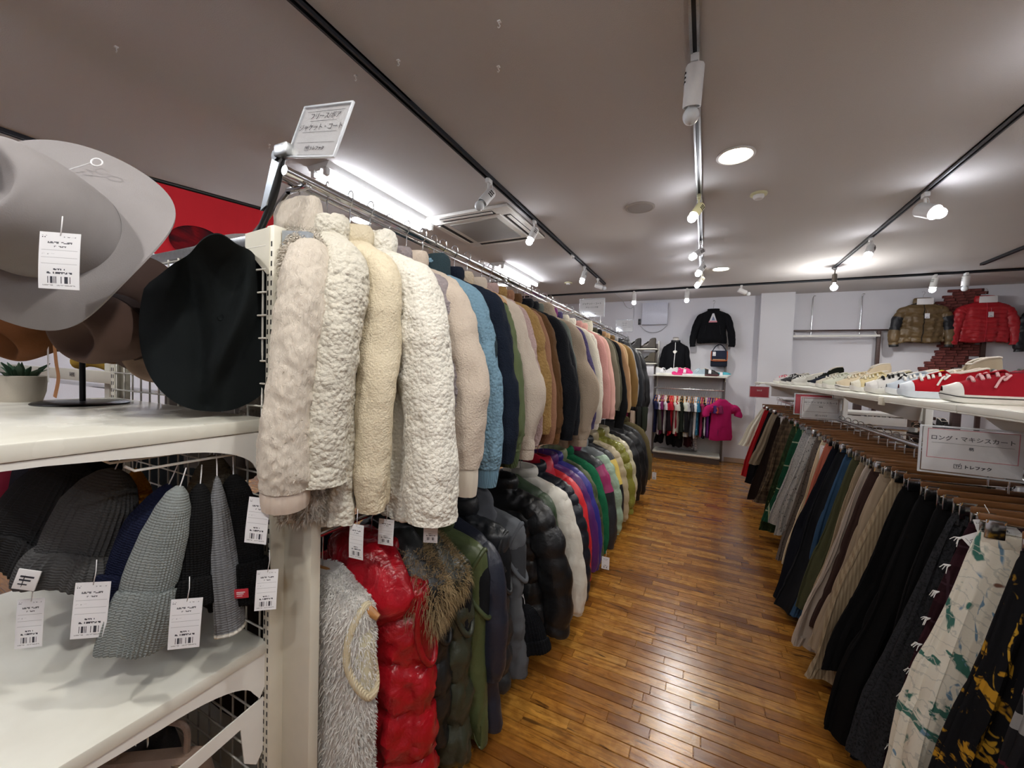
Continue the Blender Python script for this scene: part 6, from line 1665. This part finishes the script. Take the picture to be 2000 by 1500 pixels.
wb = thing('wall_box', 'flat white electrical box mounted on the back wall', 'electrical box', (-.86, 7.60, 2.545))
obj('cover', MB().rbox((0, -.05, 0), (.44, .07, .39), .006, 2), plain('box_white', '#d3d6e2', .35), wb)
obj('backplate', MB().rbox((0, -.012, 0), (.40, .024, .35), .004), M_white, wb)
sw = thing('wall_switch', 'dark double socket on the back wall left of the white box', 'socket', (-1.13, 7.60, 2.41))
obj('plate', MB().rbox((0, -.005, 0), (.05, .01, .11), .003), plain('socket_dark', '#55504c', .5), sw)
for z in (-.028, .028): obj('outlet', MB().rbox((0, -.012, z), (.028, .006, .034), .003), M_black, sw)
cb = thing('wall_cable', 'thin white cable drooping below the white wall box', 'cable', (0, 7.59, 0))
obj('wire', MB().tube(smooth_path([(-1.12, 0, 2.35), (-1.0, -.005, 2.24), (-.86, -.005, 2.21), (-.74, -.005, 2.25), (-.64, 0, 2.34)], 40), .006, 8), plain('cable_white', '#b9b9bd', .5), cb)
cb2 = thing('wall_cable', 'white cable running from the ceiling down the back wall', 'cable', (0, 7.59, 0))
obj('wire', MB().tube(smooth_path([(-1.42, -1.0, 2.79), (-1.40, -.4, 2.78), (-1.38, -.02, 2.70), (-1.30, 0, 2.66), (-1.24, 0, 2.68), (-1.24, 0, 2.4)], 50), .005, 8), plain('cable_white', '#b9b9bd', .5), cb2)

# right of the column: wall rack, padded jackets
wr = thing('wall_frame', 'brown and white wall frame right of the column', 'display rack', (0, 0, 0))
obj('brown_bar', MB().rbox((1.84, 7.52, 2.205), (1.26, .03, .022), .003), M_browntimber, wr)
obj('white_bar', MB().rbox((1.72, 7.44, 2.115), (1.06, .022, .03), .004), M_white, wr)
for x in (1.25, 2.22): obj('bar_arm', MB().cyl((x, 7.44, 2.115), (x, 7.56, 2.19), .006, n=8), M_white, wr)
for x in (2.26, 3.34): obj('post', MB().rbox((x, 7.53, 1.15), (.045, .04, 2.08 if x < 3 else 2.3), .003), M_browntimber, wr)
obj('shelf', MB().rbox((2.05, 7.35, .98), (1.5, .34, .04), .004), M_browntimber, wr)
for i, x in enumerate((1.46, 2.05)):
    rd = thing('chrome_rod', ['left thin chrome rod hanging against the wall', 'right thin chrome rod hanging against the wall'][i], 'rod', (x, 7.56, 2.115))
    obj('rod', MB().cyl((0, 0, 0), (0, 0, .6), .008, n=10), M_chrome, rd); obj('top_hook', MB().tube(smooth_path([(0, 0, .6), (.01, -.01, .63), (.03, 0, .63)], 8), .006, 8), M_chrome, rd)
def wallj(x, label, c, c2=None, z=2.71, **kw):
    g_ = garment('jacket', label, 'jacket', (x, 7.47, z), 'padded jackets on the back wall', F('nylon', c), W=.22, L=.56, SL=.52, D=.06, r=.06, fl=.8, res=2, seed=int(x * 100), collar_h=.08, zip_m=kw.pop('zm', M_black), **kw)
    make_hanger('clear hanger of a padded jacket on the back wall', 'hangers on the back wall', (x, 7.47, z), None)
    pc = obj('paper_card', MB().rbox((.0, -.07, -.13), (.17, .003, .085), .001), M_paper, g_)
    price_tag(g_, (.015, -.11, -.30), w=.05, h=.07, string=.05)
    return g_
wallj(2.69, 'brown down jacket with black sleeve bands on the back wall', '#6a5638', puff=(.16, .02), collar=F('nylon', '#6a5638'), cuff=F('nylon', '#17181b'), cuff_len=.035, badge=(F('nylon', '#17191e'), .42, .68), yoke=(F('nylon', '#15171c'), .13))
wallj(3.30, 'red down jacket with fine quilting on the back wall', '#b3202a', puff=(.055, .009), collar=F('nylon', '#b3202a'), zm=M_red)
wallj(3.92, 'black padded jacket cut off at the right edge of the back wall', '#1b1d22', z=2.62, puff=(.08, .012), collar=F('nylon', '#1b1d22'))
# low brown shelf unit with boots behind the skirt rack
br_ = thing('boot_rack', 'dark timber rack with boots behind the skirt rack', 'display rack', (0, 0, 0))
for x in (1.62, 2.02, 2.45): obj('post', MB().rbox((x, 5.9, .62), (.07, .06, 1.24), .004), M_browntimber, br_)
obj('shelf', MB().rbox((2.03, 5.9, .86), (.95, .34, .05), .004), M_browntimber, br_)
obj('panel', MB().bbox((1.55, 6.06, .5), (2.5, 6.08, .84)), M_black, br_, False)
for i, x in enumerate((1.74, 1.86, 1.96, 2.12, 2.24, 2.36)):
    sneaker(['black boot first on the timber rack', 'grey boot second on the timber rack', 'black boot third on the timber rack', 'tan boot fourth on the timber rack', 'dark boot fifth on the timber rack', 'black boot last on the timber rack'][i], (x, 5.86, .886), -PI / 2, ['#1c1b1c', '#4a4a4a', '#151516', '#8a6a55', '#25201e', '#171718'][i], sole='#2b2722', hi=True, kind='leather', name='boot', cat='boot', group='boots on the timber rack', lace='#1f1c19', tagp=False)
mr = thing('floor_rack', 'second skirt rack with white panel beyond the shoe shelf', 'display rack', (0, 0, 0))
obj('shelf', MB().rbox((1.55, 5.3, 1.12), (.5, .35, .03), .004), M_white, mr); obj('drawer_front', MB().rbox((1.55, 5.13, 1.02), (.46, .02, .15), .003), M_white, mr); obj('post', MB().rbox((1.32, 5.3, .55), (.03, .3, 1.1), .003).rbox((1.79, 5.3, .55), (.03, .3, 1.1), .003), M_white, mr)
